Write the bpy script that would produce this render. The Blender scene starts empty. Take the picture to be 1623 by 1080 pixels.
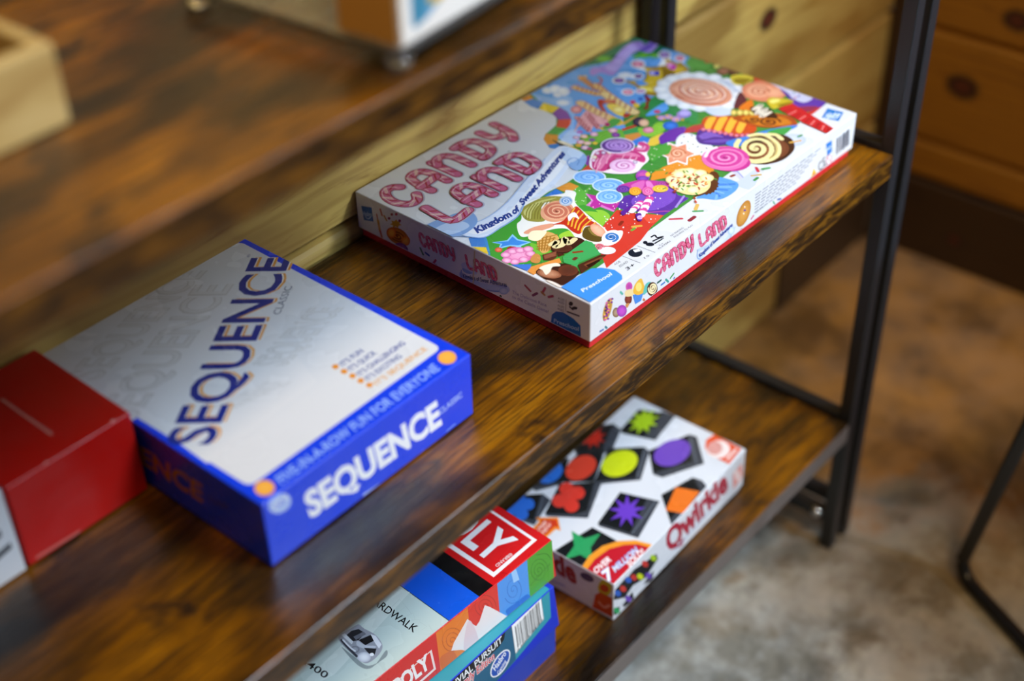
import bpy, math, random
from mathutils import Vector, Matrix
from mathutils.geometry import tessellate_polygon
SC = bpy.context.scene
COL = SC.collection
# ---------------------------------------------------------------- camera
cam_d = bpy.data.cameras.new('camera'); cam = bpy.data.objects.new('camera', cam_d); COL.objects.link(cam)
cam.location = (-0.71431, -0.49922, 0.69437)
cam.rotation_euler = (0.91888, 0.02012, -0.87162)
cam_d.sensor_width = 36; cam_d.lens = 49.95729; cam_d.clip_start = .02
cam_d.dof.use_dof = True; cam_d.dof.focus_distance = 1.18; cam_d.dof.aperture_fstop = 2.2
SC.camera = cam
# ---------------------------------------------------------------- light and exposure
SC.view_settings.view_transform = 'Standard'; SC.view_settings.look = 'None'
SC.view_settings.gamma = 1; SC.view_settings.use_curve_mapping = False
SC.view_settings.exposure = 0.1
wd = bpy.data.worlds.new('world'); SC.world = wd; wd.use_nodes = True
wd.node_tree.nodes['Background'].inputs[0].default_value = (1.0, .80, .60, 1)
wd.node_tree.nodes['Background'].inputs[1].default_value = .07
def area(name, loc, target, sx, sy, power, color, spread):
    l = bpy.data.lights.new(name, 'AREA'); l.shape = 'RECTANGLE'; l.size = sx; l.size_y = sy; l.energy = power; l.color = color; l.spread = math.radians(spread)
    o = bpy.data.objects.new(name, l); COL.objects.link(o); o.location = loc
    o.rotation_euler = (Vector(target) - Vector(loc)).to_track_quat('-Z', 'Y').to_euler()
    return o
area('window_daylight', (.80, -2.6, 1.17), (.36, .2, -.02), .14, .36, 1.55, (.78, .89, 1.0), 26)
area('daylight_panel', (.66, -1.25, 1.78), (.06, -.02, -.15), 1.0, .8, 14.5, (.66, .82, 1.0), 75)
area('edge_highlight_fill', (1.0, -.85, .80), (.1, 0, 0), .7, .5, 1.3, (.80, .90, 1.0), 150)  # fill light added to bring out highlights on board edges and metal
area('warm_fill', (-.5, -.9, 1.9), (-.1, .2, .1), .3, .3, 20, (1.0, .66, .30), 180)  # warm fill added to lift the upper shelf and the left side
# ---------------------------------------------------------------- helpers
def lin(c):
    c /= 255.
    return c / 12.92 if c <= .04045 else ((c + .055) / 1.055) ** 2.4
def hexc(h): return (lin(int(h[0:2], 16)), lin(int(h[2:4], 16)), lin(int(h[4:6], 16)), 1.)
def tag(o, label=None, cat=None, group=None, kind=None):
    if label: o['label'] = label
    if cat: o['category'] = cat
    if group: o['group'] = group
    if kind: o['kind'] = kind
    return o
def empty(name, loc, rz=0, label=None, cat=None, group=None):
    o = bpy.data.objects.new(name, None); COL.objects.link(o); o.location = loc; o.rotation_euler = (0, 0, rz); o.empty_display_size = .05
    return tag(o, label, cat, group)
class MB:
    """collects verts / faces (with a colour and a material slot each) for one mesh object"""
    def __init__(s): s.v = []; s.f = []; s.c = []; s.m = []; s.sm = []
    def face(s, idx, col=(1, 1, 1, 1), mat=0, smooth=False): s.f.append(tuple(idx)); s.c.append(col); s.m.append(mat); s.sm.append(smooth)
    def box(s, x0, x1, y0, y1, z0, z1, col=(1, 1, 1, 1), mat=0, bev=0.0008):
        s.rbox(x0, x1, y0, y1, z0, z1, bev, bev, col, mat)
    def ring(s, x0, x1, y0, y1, z, r, n, off=0, fl=(0, 0)):
        """rounded rectangle of points inset by off (and pushed out by fl)"""
        ids = []
        ax, bx, ay, by = x0 + off - fl[0], x1 - off + fl[0], y0 + off - fl[1], y1 - off + fl[1]
        rr = max(r - off, 1e-5)
        for cx, cy, a0 in ((bx - rr, by - rr, 0), (ax + rr, by - rr, 90), (ax + rr, ay + rr, 180), (bx - rr, ay + rr, 270)):
            for k in range(n + 1):
                a = math.radians(a0 + 90 * k / n)
                s.v.append((cx + rr * math.cos(a), cy + rr * math.sin(a), z)); ids.append(len(s.v) - 1)
        return ids
    def bridge(s, A, B, col, mat=0, smooth=False):
        n = len(A)
        for i in range(n): s.face((A[i], A[(i + 1) % n], B[(i + 1) % n], B[i]), col, mat, smooth)
    def rbox(s, x0, x1, y0, y1, z0, z1, r, b, col=(1, 1, 1, 1), mat=0, n=2, shell=None, fl=(0, 0)):
        """box with rounded vertical edges r and bevelled top/bottom b; shell=t leaves it open below"""
        rings = []
        if shell:
            t = shell
            a = s.ring(x0, x1, y0, y1, z1 - t, r, n, t); s.face(list(reversed(a)), col, mat)
            rings += [a, s.ring(x0, x1, y0, y1, z0, r, n, t, fl), s.ring(x0, x1, y0, y1, z0, r, n, 0, fl)]
        else:
            a = s.ring(x0, x1, y0, y1, z0, r, n, b, fl); s.face(list(reversed(a)), col, mat)
            rings += [a, s.ring(x0, x1, y0, y1, z0 + b, r, n, 0, fl)]
        for k in range(n + 1):
            th = math.pi / 2 * k / n
            rings.append(s.ring(x0, x1, y0, y1, z1 - b + b * math.sin(th), r, n, b - b * math.cos(th)))
        for A, B in zip(rings, rings[1:]): s.bridge(A, B, col, mat)
        s.face(rings[-1], col, mat)
    def tube(s, pts, r, n=12, col=(1, 1, 1, 1), mat=0):
        pts = [Vector(p) for p in pts]; prev = None; up = Vector((.13, .27, .95))
        for i, p in enumerate(pts):
            d = (pts[min(i + 1, len(pts) - 1)] - pts[max(i - 1, 0)]).normalized()
            u = d.cross(up).normalized(); w = u.cross(d)
            ids = []
            for k in range(n):
                a = 2 * math.pi * k / n; q = p + (u * math.cos(a) + w * math.sin(a)) * r
                s.v.append(tuple(q)); ids.append(len(s.v) - 1)
            if prev: s.bridge(prev, ids, col, mat, True)
            else: s.face(list(reversed(ids)), col, mat)
            prev = ids
        s.face(prev, col, mat)
    def lathe(s, prof, c=(0, 0, 0), n=20, axis='z', col=(1, 1, 1, 1), mat=0):
        prev = None
        for (r, h) in prof:
            ids = []
            for k in range(n):
                a = 2 * math.pi * k / n; x, y = r * math.cos(a), r * math.sin(a)
                q = (x, y, h) if axis == 'z' else (h, x, y)
                s.v.append((c[0] + q[0], c[1] + q[1], c[2] + q[2])); ids.append(len(s.v) - 1)
            if prev: s.bridge(prev, ids, col, mat, True)
            else: s.face(list(reversed(ids)), col, mat)
            prev = ids
        s.face(prev, col, mat)
    def build(s, name, mats, parent=None, loc=(0, 0, 0)):
        me = bpy.data.meshes.new(name); me.from_pydata(s.v, [], s.f); me.update()
        if not isinstance(mats, (list, tuple)): mats = [mats]
        for m in mats: me.materials.append(m)
        me.polygons.foreach_set('material_index', s.m); me.polygons.foreach_set('use_smooth', s.sm)
        at = me.color_attributes.new('Col', 'FLOAT_COLOR', 'CORNER'); buf = []
        for f, c in zip(s.f, s.c):
            if isinstance(c, list):
                for q in c: buf.extend(q)
            else: buf.extend(list(c) * len(f))
        at.data.foreach_set('color', buf)
        o = bpy.data.objects.new(name, me); COL.objects.link(o); o.parent = parent; o.location = loc
        return o
# ---------------------------------------------------------------- materials
def mat(name, build, **kw):
    m = bpy.data.materials.new(name); m.use_nodes = True; nt = m.node_tree; b = nt.nodes['Principled BSDF']
    for k, val in kw.items(): b.inputs[k.replace('_', ' ')].default_value = val
    if build: build(nt, b)
    return m
def nd(nt, t, **kw):
    n = nt.nodes.new(t)
    for k, val in kw.items():
        if k in n.inputs.keys() if hasattr(n.inputs, 'keys') else False: n.inputs[k].default_value = val
        else: setattr(n, k, val)
    return n
WORLD_SPACE = False
def coords(nt, sc=(1, 1, 1), rot=(0, 0, 0), loc=(0, 0, 0)):
    tc = nt.nodes.new('ShaderNodeTexCoord') if not WORLD_SPACE else nt.nodes.new('ShaderNodeNewGeometry'); mp = nt.nodes.new('ShaderNodeMapping')
    mp.inputs['Scale'].default_value = sc; mp.inputs['Rotation'].default_value = rot; mp.inputs['Location'].default_value = loc
    nt.links.new(tc.outputs['Position' if WORLD_SPACE else 'Object'], mp.inputs['Vector']); return mp.outputs[0]
def noise(nt, vec, scale, detail=4, rough=.55, dist=0):
    n = nt.nodes.new('ShaderNodeTexNoise'); n.inputs['Scale'].default_value = scale; n.inputs['Detail'].default_value = detail
    n.inputs['Roughness'].default_value = rough; n.inputs['Distortion'].default_value = dist; nt.links.new(vec, n.inputs['Vector']); return n.outputs['Fac']
def ramp(nt, fac, stops):
    r = nt.nodes.new('ShaderNodeValToRGB'); e = r.color_ramp.elements
    while len(e) < len(stops): e.new(.5)
    for el, (p, c) in zip(e, stops): el.position = p; el.color = hexc(c) if isinstance(c, str) else (c, c, c, 1)
    nt.links.new(fac, r.inputs[0]); return r.outputs[0]
def mix(nt, fac, a, b, mode='MIX'):
    m = nt.nodes.new('ShaderNodeMix'); m.data_type = 'RGBA'; m.blend_type = mode
    for sock, val in ((m.inputs[0], fac), (m.inputs[6], a), (m.inputs[7], b)):
        if isinstance(val, (int, float)): sock.default_value = val
        elif isinstance(val, tuple): sock.default_value = val
        else: nt.links.new(val, sock)
    return m.outputs[2]
def bump(nt, b, h, strength=.2, dist=.001):
    n = nt.nodes.new('ShaderNodeBump'); n.inputs['Strength'].default_value = strength; n.inputs['Distance'].default_value = dist
    nt.links.new(h, n.inputs['Height']); nt.links.new(n.outputs[0], b.inputs['Normal'])
def print_card(rough, coat=0.0):
    def f(nt, b):
        a = nt.nodes.new('ShaderNodeVertexColor'); a.layer_name = 'Col'
        v = coords(nt); n = noise(nt, v, 60, 3)
        c = mix(nt, ramp(nt, n, [(.3, 0.0), (.8, .025)]), a.outputs[0], (.35, .33, .30, 1))
        nt.links.new(c, b.inputs['Base Color'])
        nt.links.new(ramp(nt, noise(nt, v, 25, 2), [(.3, rough - .05), (.7, rough + .08)]), b.inputs['Roughness'])
        bump(nt, b, noise(nt, v, 18, 2), .12, .002)
    return f
CARD = mat('printed_card', print_card(.34), Specular_IOR_Level=.35)
CARD_GLOSS = mat('printed_card_gloss', print_card(.24), Coat_Weight=.15, Coat_Roughness=.12)
def rustic(nt, b):
    global WORLD_SPACE
    WORLD_SPACE = True
    v = coords(nt, (1, 2.6, 2.6), loc=(3.1, 1.7, .4))
    big = noise(nt, v, 5.5, 5, .55, .4)
    col = ramp(nt, big, [(.33, '120b04'), (.43, '3a2406'), (.52, '6a3f05'), (.62, '8e5806'), (.76, 'a06c12')])
    vb = coords(nt, (1.6, 3.4, 3.4), loc=(7.7, 2.2, 5.1))
    bl = ramp(nt, noise(nt, vb, 7, 4, .6, .6), [(.56, 0.0), (.66, .85)])
    col = mix(nt, bl, col, (.008, .006, .005, 1))
    vg = coords(nt, (4, 110, 110)); g = noise(nt, vg, 4.5, 4, .65)
    col = mix(nt, ramp(nt, g, [(.46, 0.0), (.60, .8)]), col, (.010, .005, .002, 1))
    nt.links.new(col, b.inputs['Base Color'])
    nt.links.new(ramp(nt, g, [(.3, .20), (.7, .36)]), b.inputs['Roughness'])
    bump(nt, b, g, .35, .0006); WORLD_SPACE = False
WOOD = mat('rustic_laminate', rustic, Specular_IOR_Level=.55)
def edge_wood(nt, b, stops=((.30, '0c0804'), (.46, '2c1a08'), (.56, '5e3c0c'), (.70, '80540f'))):
    global WORLD_SPACE
    WORLD_SPACE = True
    g = noise(nt, coords(nt, (9, 60, 60)), 3.2, 5, .65, .5)
    nt.links.new(ramp(nt, g, list(stops)), b.inputs['Base Color']); bump(nt, b, g, .4, .0006); WORLD_SPACE = False
EDGE = mat('rustic_edge_band', edge_wood, Roughness=.30, Specular_IOR_Level=.6)
EDGE_REFLECT = mat('edge_band_grey_reflection', lambda nt, b: edge_wood(nt, b, ((.3, '5c5450'), (.7, '6e6562'))), Roughness=.35, Specular_IOR_Level=.6)  # grey floor reflection painted into the edge colour of the lowest board
def pine(base, dark, grain_axis='x', plank=.17, corner_shade=False, knots=()):
    def f(nt, b):
        sc = (1.2, 7, 12) if grain_axis == 'x' else (7, 1.2, 12)
        v = coords(nt, sc)
        g = noise(nt, v, 3.2, 5, .6, 1.6)
        col = ramp(nt, g, [(.28, dark), (.44, base), (.72, base)])
        w = nt.nodes.new('ShaderNodeTexWave'); w.wave_type = 'BANDS'; w.bands_direction = 'Z'; w.inputs['Scale'].default_value = 9; w.inputs['Distortion'].default_value = 9
        w.inputs['Detail'].default_value = 3; w.inputs['Detail Scale'].default_value = .7
        nt.links.new(coords(nt, (.35, .35, 2.2)), w.inputs['Vector'])
        col = mix(nt, ramp(nt, w.outputs['Fac'], [(.0, .34), (.35, 0.0)]), col, hexc(dark))
        if corner_shade:
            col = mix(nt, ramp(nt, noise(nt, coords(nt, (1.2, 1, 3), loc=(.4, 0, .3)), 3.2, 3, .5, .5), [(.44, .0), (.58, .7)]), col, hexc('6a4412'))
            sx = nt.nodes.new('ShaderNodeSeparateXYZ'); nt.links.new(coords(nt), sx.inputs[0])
            col = mix(nt, ramp(nt, sx.outputs[0], [(.52, .0), (.85, .65)]), col, hexc('8c5c1a'))  # weaker light toward the corner, painted into the boards as a brown ramp
        tc = nt.nodes.new('ShaderNodeTexCoord')
        for (ky, kz, kr) in knots:
            d = nt.nodes.new('ShaderNodeVectorMath'); d.operation = 'SUBTRACT'; nt.links.new(tc.outputs['Object'], d.inputs[0]); d.inputs[1].default_value = (0, ky, kz) if grain_axis == 'y' else (ky, 0, kz)
            m2 = nt.nodes.new('ShaderNodeVectorMath'); m2.operation = 'MULTIPLY'; nt.links.new(d.outputs[0], m2.inputs[0]); m2.inputs[1].default_value = (0, 1 / kr, 1.35 / kr) if grain_axis == 'y' else (1 / kr, 0, 1.35 / kr)
            ln = nt.nodes.new('ShaderNodeVectorMath'); ln.operation = 'LENGTH'; nt.links.new(m2.outputs[0], ln.inputs[0])
            kn = ramp(nt, ln.outputs['Value'], [(0, '5a2410'), (.45, '4a1c0c'), (.6, '180a05'), (.72, '1c0c06')])
            col = mix(nt, ramp(nt, ln.outputs['Value'], [(.62, 1.0), (.95, 0.0)]), col, kn)
        nt.links.new(col, b.inputs['Base Color'])
        bump(nt, b, g, .2, .001)
    return f
METAL = mat('black_powder_coat', lambda nt, b: bump(nt, b, noise(nt, coords(nt), 900, 2), .08, .0003), Base_Color=(.012, .014, .018, 1), Roughness=.42, Specular_IOR_Level=.55)
CHROME = mat('zinc_bolt', None, Base_Color=(.62, .64, .68, 1), Metallic=1., Roughness=.28)
ROD = mat('black_rod', None, Base_Color=(.008, .008, .010, 1), Roughness=.25)
SEATM = mat('black_seat_vinyl', None, Base_Color=(.015, .015, .017, 1), Roughness=.5)
ACRYL = mat('clear_acrylic', None, Base_Color=(.92, .95, .96, 1), Roughness=.06, Transmission_Weight=.95, IOR=1.49)
PALE = mat('pale_pine_crate', lambda nt, b: nt.links.new(ramp(nt, noise(nt, coords(nt, (1.5, 8, 14)), 4, 4, .5, 1), [(.35, 'a88c54'), (.6, 'bca46a'), (.8, 'c6b078')]), b.inputs['Base Color']), Roughness=.55)
def concrete(nt, b):
    v = coords(nt)
    a = noise(nt, v, 4.2, 8, .66, .15); c2 = noise(nt, coords(nt, loc=(4, 2, 9)), 11, 8, .7, .1)
    col = ramp(nt, a, [(.36, '4c4b47'), (.44, '82827c'), (.50, 'a8a8a2'), (.57, 'c0bdb2'), (.66, '988c70')])
    col = mix(nt, ramp(nt, c2, [(.47, .0), (.60, .7)]), col, hexc('6c6656'))
    c3 = noise(nt, coords(nt, loc=(1, 7, 3)), 6.5, 7, .65, .2)
    col = mix(nt, ramp(nt, c3, [(.54, .0), (.64, .75)]), col, hexc('3e3b35'))
    col = mix(nt, ramp(nt, noise(nt, coords(nt, loc=(2, 5, 6)), 5, 6, .6), [(.55, .0), (.66, .6)]), col, hexc('c4c4bc'))
    col = mix(nt, ramp(nt, noise(nt, coords(nt, loc=(8, 1, 3)), 2.6, 6, .6), [(.50, .0), (.64, .5)]), col, hexc('a08050'))
    sp = nt.nodes.new('ShaderNodeSeparateXYZ'); nt.links.new(v, sp.inputs[0])
    ad = nt.nodes.new('ShaderNodeMath'); ad.operation = 'ADD'; nt.links.new(sp.outputs[0], ad.inputs[0]); nt.links.new(sp.outputs[1], ad.inputs[1])
    ad2 = nt.nodes.new('ShaderNodeMath'); ad2.operation = 'MULTIPLY_ADD'; nt.links.new(a, ad2.inputs[0]); ad2.inputs[1].default_value = .9; nt.links.new(ad.outputs[0], ad2.inputs[2])
    brown = mix(nt, ramp(nt, c3, [(.40, .0), (.62, 1.0)]), hexc('9a6420'), hexc('563408'))
    nt.links.new(mix(nt, ramp(nt, ad2.outputs[0], [(.88, .0), (1.35, .92)]), col, brown), b.inputs['Base Color'])  # brown stain plus the dim warm light near the walls, painted into the floor
    nt.links.new(ramp(nt, a, [(.3, .35), (.7, .55)]), b.inputs['Roughness'])
    bump(nt, b, c2, .15, .002)
CONC = mat('stained_shaded_concrete', concrete)
# ---------------------------------------------------------------- flat printing (artwork on the box faces)
FONT = bpy.data.curves.new('font_probe', 'FONT').font
_tc = {}
def glyphs(s, bold):
    key = (s, bold)
    if key in _tc: return _tc[key]
    cu = bpy.data.curves.new('t', 'FONT'); cu.body = s; cu.size = 1; cu.offset = bold; cu.resolution_u = 3; cu.fill_mode = 'FRONT'
    ob = bpy.data.objects.new('t', cu); COL.objects.link(ob)
    dg = bpy.context.evaluated_depsgraph_get(); dg.update(); ev = ob.evaluated_get(dg); me = ev.to_mesh(); me.calc_loop_triangles()
    vs = [(v.co.x, v.co.y) for v in me.vertices]; tr = [tuple(t.vertices) for t in me.loop_triangles]
    ev.to_mesh_clear(); bpy.data.objects.remove(ob); bpy.data.curves.remove(cu)
    x0 = min(v[0] for v in vs); x1 = max(v[0] for v in vs); cap = .729
    vs = [((x - x0) / (x1 - x0), y / cap) for x, y in vs]
    _tc[key] = (vs, tr); return _tc[key]
LET = {
 'C': [[(.86, .74), (.66, .88), (.36, .86), (.15, .64), (.14, .36), (.36, .13), (.66, .12), (.88, .28)]],
 'A': [[(.13, .12), (.13, .55), (.24, .80), (.50, .88), (.76, .80), (.87, .55), (.87, .12)], [(.06, .40), (.80, .42)]],
 'N': [[(.14, .12), (.14, .88)], [(.14, .70), (.40, .88), (.70, .84), (.86, .62), (.86, .12)]],
 'D': [[(.22, .86), (.22, .12)], [(.06, .88), (.50, .88), (.82, .74), (.87, .48), (.78, .22), (.50, .12), (.22, .12)]],
 'Y': [[(.12, .88), (.16, .56), (.34, .42), (.62, .42), (.82, .56), (.86, .88)], [(.84, .60), (.76, .30), (.52, .10)]],
 'L': [[(.16, .88), (.15, .14), (.90, .12)]]}
def catmull(p, closed, n=5):
    if len(p) < 3: return p
    out = []; N = len(p)
    rng = range(N) if closed else range(N - 1)
    for i in rng:
        if closed: a, b, c, d = p[i - 1], p[i], p[(i + 1) % N], p[(i + 2) % N]
        else: a, b, c, d = p[max(i - 1, 0)], p[i], p[i + 1], p[min(i + 2, N - 1)]
        for k in range(n):
            t = k / n; t2 = t * t; t3 = t2 * t
            out.append(tuple(.5 * (2 * b[j] + (c[j] - a[j]) * t + (2 * a[j] - 5 * b[j] + 4 * c[j] - d[j]) * t2 + (3 * b[j] - a[j] - 3 * c[j] + d[j]) * t3) for j in (0, 1)))
    if not closed: out.append(p[-1])
    return out
LAYER = 1.4e-5
class Press:
    """prints flat coloured shapes (mm) onto one face of a box body: later shapes lie above earlier ones"""
    def __init__(s, mb, origin, U, V, N, size, inset=.5):
        s.mb = mb; s.o = Vector(origin); s.U = Vector(U); s.V = Vector(V); s.N = Vector(N)
        s.rect = (inset, inset, size[0] * 1000 - inset, size[1] * 1000 - inset); s.grid = {}
    def put(s, polys, cols):
        """polys: list of triangles/quads [(x,y)..]; clipped to the face; one layer for the lot"""
        x0, y0, x1, y1 = s.rect; kept = []
        for poly, col in zip(polys, cols):
            P = list(poly)
            for ax, lim, sg in ((0, x0, 1), (0, x1, -1), (1, y0, 1), (1, y1, -1)):
                if all((q[ax] - lim) * sg >= 0 for q in P): continue
                Q = []
                for i in range(len(P)):
                    a, b = P[i - 1], P[i]; da, db = (a[ax] - lim) * sg, (b[ax] - lim) * sg
                    if (da >= 0) != (db >= 0):
                        t = da / (da - db); Q.append((a[0] + (b[0] - a[0]) * t, a[1] + (b[1] - a[1]) * t))
                    if db >= 0: Q.append(b)
                P = Q
                if len(P) < 3: break
            if len(P) >= 3:
                ar = sum(P[i - 1][0] * P[i][1] - P[i][0] * P[i - 1][1] for i in range(len(P)))
                if abs(ar) < 1e-5: continue
                if ar < 0: P.reverse()
                kept.append((P, col))
        if not kept: return
        cells = set()
        for P, c in kept:
            xs = [q[0] for q in P]; ys = [q[1] for q in P]
            for i in range(int(min(xs) // 3), int(max(xs) // 3) + 1):
                for j in range(int(min(ys) // 3), int(max(ys) // 3) + 1): cells.add((i, j))
        L = 1 + max(s.grid.get(c, 0) for c in cells)
        for c in cells: s.grid[c] = L
        for P, col in kept:
            ids = []
            for x, y in P:
                s.mb.v.append(tuple(s.o + s.U * (x / 1000) + s.V * (y / 1000) + s.N * (L * LAYER + 2e-5))); ids.append(len(s.mb.v) - 1)
            s.mb.face(ids, col)
    def poly(s, pts, col):
        tr = tessellate_polygon([[Vector((x, y, 0)) for x, y in pts]])
        T = [[pts[i] for i in t] for t in tr]; s.put(T, [col] * len(T))
    def stroke_polys(s, pts, w):
        n = len(pts); L = []; R = []
        for i, p in enumerate(pts):
            a = pts[max(i - 1, 0)]; b = pts[min(i + 1, n - 1)]; dx, dy = b[0] - a[0], b[1] - a[1]; d = math.hypot(dx, dy) or 1
            nx, ny = -dy / d * w / 2, dx / d * w / 2; L.append((p[0] + nx, p[1] + ny)); R.append((p[0] - nx, p[1] - ny))
        out = []
        for i in range(n - 1): out += [[L[i], R[i], R[i + 1]], [L[i], R[i + 1], L[i + 1]]]
        if w > .9:
            for p, q in ((pts[0], pts[1]), (pts[-1], pts[-2])):
                a0 = math.atan2(p[1] - q[1], p[0] - q[0]); k = 6
                out.append([(p[0] + w / 2 * math.cos(a0 + math.pi * (j / k - .5)), p[1] + w / 2 * math.sin(a0 + math.pi * (j / k - .5))) for j in range(k + 1)])
        return out
    def stroke(s, pts, w, col):
        P = s.stroke_polys(pts, w); s.put(P, [col] * len(P))
    def cane(s, word, wd, big, ox, oy, ux, uy, vx, vy):
        caph = math.hypot(vx, vy); w = wd * caph; n = len(word); g = .035; lw = (1 - g * (n - 1)) / n
        lines = []
        for i, ch in enumerate(word):
            for st in LET[ch]:
                pts = [(i * (lw + g) + x * lw, y) for x, y in st]
                pts = [(ox + ux * x + vx * y, oy + uy * x + vy * y) for x, y in pts]
                lines.append(catmull(pts, False, 5))
        if big:
            P = sum([s.stroke_polys([(x + .5, y - .6) for x, y in l], w * 1.12) for l in lines], []); s.put(P, [hexc('a9a6c0')] * len(P))
        for l in lines:
            s.stroke(l, w, hexc('8c1c30' if big else 'b02c4c')); s.stroke(l, w * .8, hexc('c4608c' if big else 'd8648c'))
            acc = 0; k = 0; step = w * (.62 if big else .9)
            for a, b in zip(l, l[1:]):
                d = math.hypot(b[0] - a[0], b[1] - a[1]) or 1e-6; t = step - acc
                while t < d:
                    x, y = a[0] + (b[0] - a[0]) * t / d, a[1] + (b[1] - a[1]) * t / d; tx, ty = (b[0] - a[0]) / d, (b[1] - a[1]) / d; nx, ny = -ty, tx
                    hw = w * .36; sk = w * .30
                    def bar(o, bw, c):
                        q = [(x + nx * hw + tx * (sk + o), y + ny * hw + ty * (sk + o)), (x + nx * hw + tx * (sk + o + bw), y + ny * hw + ty * (sk + o + bw)),
                             (x - nx * hw + tx * (-sk + o + bw), y - ny * hw + ty * (-sk + o + bw)), (x - nx * hw + tx * (-sk + o), y - ny * hw + ty * (-sk + o))]
                        s.put([q], [hexc(c)])
                    if k % 2 == 0: bar(0, w * .20, 'a81c34')
                    else:
                        for m_ in range(3 if big else 1): bar(m_ * w * .13, w * .055, 'f6e6d2')
                    k += 1; t += step
                acc = d - (t - step)
            if big: s.stroke([(x - w * .2, y + w * .16) for x, y in l], w * .045, hexc('f6dfe4'))
    def run(s, items):
        for it in items:
            k = it[0]
            if k in 'PR':
                f = it[3]; pts = [(f[i], f[i + 1]) for i in range(0, len(f), 2)]
                if k == 'R':
                    r = it[2]; q = []; n = len(pts)
                    for i in range(n):
                        p = Vector(pts[i]); a = (Vector(pts[i - 1]) - p).normalized(); b = (Vector(pts[(i + 1) % n]) - p).normalized()
                        for j in range(7):
                            t = j / 6; P = (p + a * r) * (1 - t) ** 2 + p * 2 * t * (1 - t) + (p + b * r) * t * t; q.append((P.x, P.y))
                    pts = q
                elif it[2]: pts = catmull(pts, True, 5)
                s.poly(pts, hexc(it[1]))
            elif k == 'S':
                f = it[4]; pts = [(f[i], f[i + 1]) for i in range(0, len(f), 2)]
                if it[3]: pts = catmull(pts, False, 5)
                s.stroke(pts, it[2], hexc(it[1]))
            elif k == 'E':
                c1, c2 = hexc(it[1]), hexc(it[2]); cx, cy, ax, ay, bx, by = it[3:]
                n = 14 if abs(ax * by - ay * bx) < 9 else 28
                P = []; C = []
                pt = lambda r, i: (cx + r * (ax * math.cos(2 * math.pi * i / n) + bx * math.sin(2 * math.pi * i / n)), cy + r * (ay * math.cos(2 * math.pi * i / n) + by * math.sin(2 * math.pi * i / n)))
                if it[1] == it[2]:
                    P = [[pt(1, i) for i in range(n)]]; C = [c1]
                else:
                    R = 5
                    for r in range(R):
                        t = (r + .5) / R; cc = tuple(c2[q] + (c1[q] - c2[q]) * t * t for q in range(4))
                        for i in range(n):
                            P.append([pt(r / R, i), pt((r + 1) / R, i), pt((r + 1) / R, i + 1), pt(r / R, i + 1)] if r else [(cx, cy), pt(1 / R, i), pt(1 / R, i + 1)]); C.append(cc)
                s.put(P, C)
            elif k == 'W':
                c1 = hexc(it[1]); w, turns = it[2], it[3]; cx, cy, ax, ay, bx, by = it[4:]; n = int(turns * 18)
                pts = []
                for i in range(n + 1):
                    t = i / n; a = t * turns * 2 * math.pi; r = t; pts.append((cx + r * (ax * math.cos(a) + bx * math.sin(a)), cy + r * (ay * math.cos(a) + by * math.sin(a))))
                s.stroke(pts, w, c1)
            elif k == 'T':
                vs, tr = glyphs(it[1], it[3]); ox, oy, ux, uy, vx, vy = it[4:]
                M = [(ox + ux * x + vx * y, oy + uy * x + vy * y) for x, y in vs]
                c = hexc(it[2]); P = [[M[i] for i in t] for t in tr]; s.put(P, [c] * len(P))
            elif k == 'C': s.cane(it[1], it[2], it[3], *it[4:])
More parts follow.
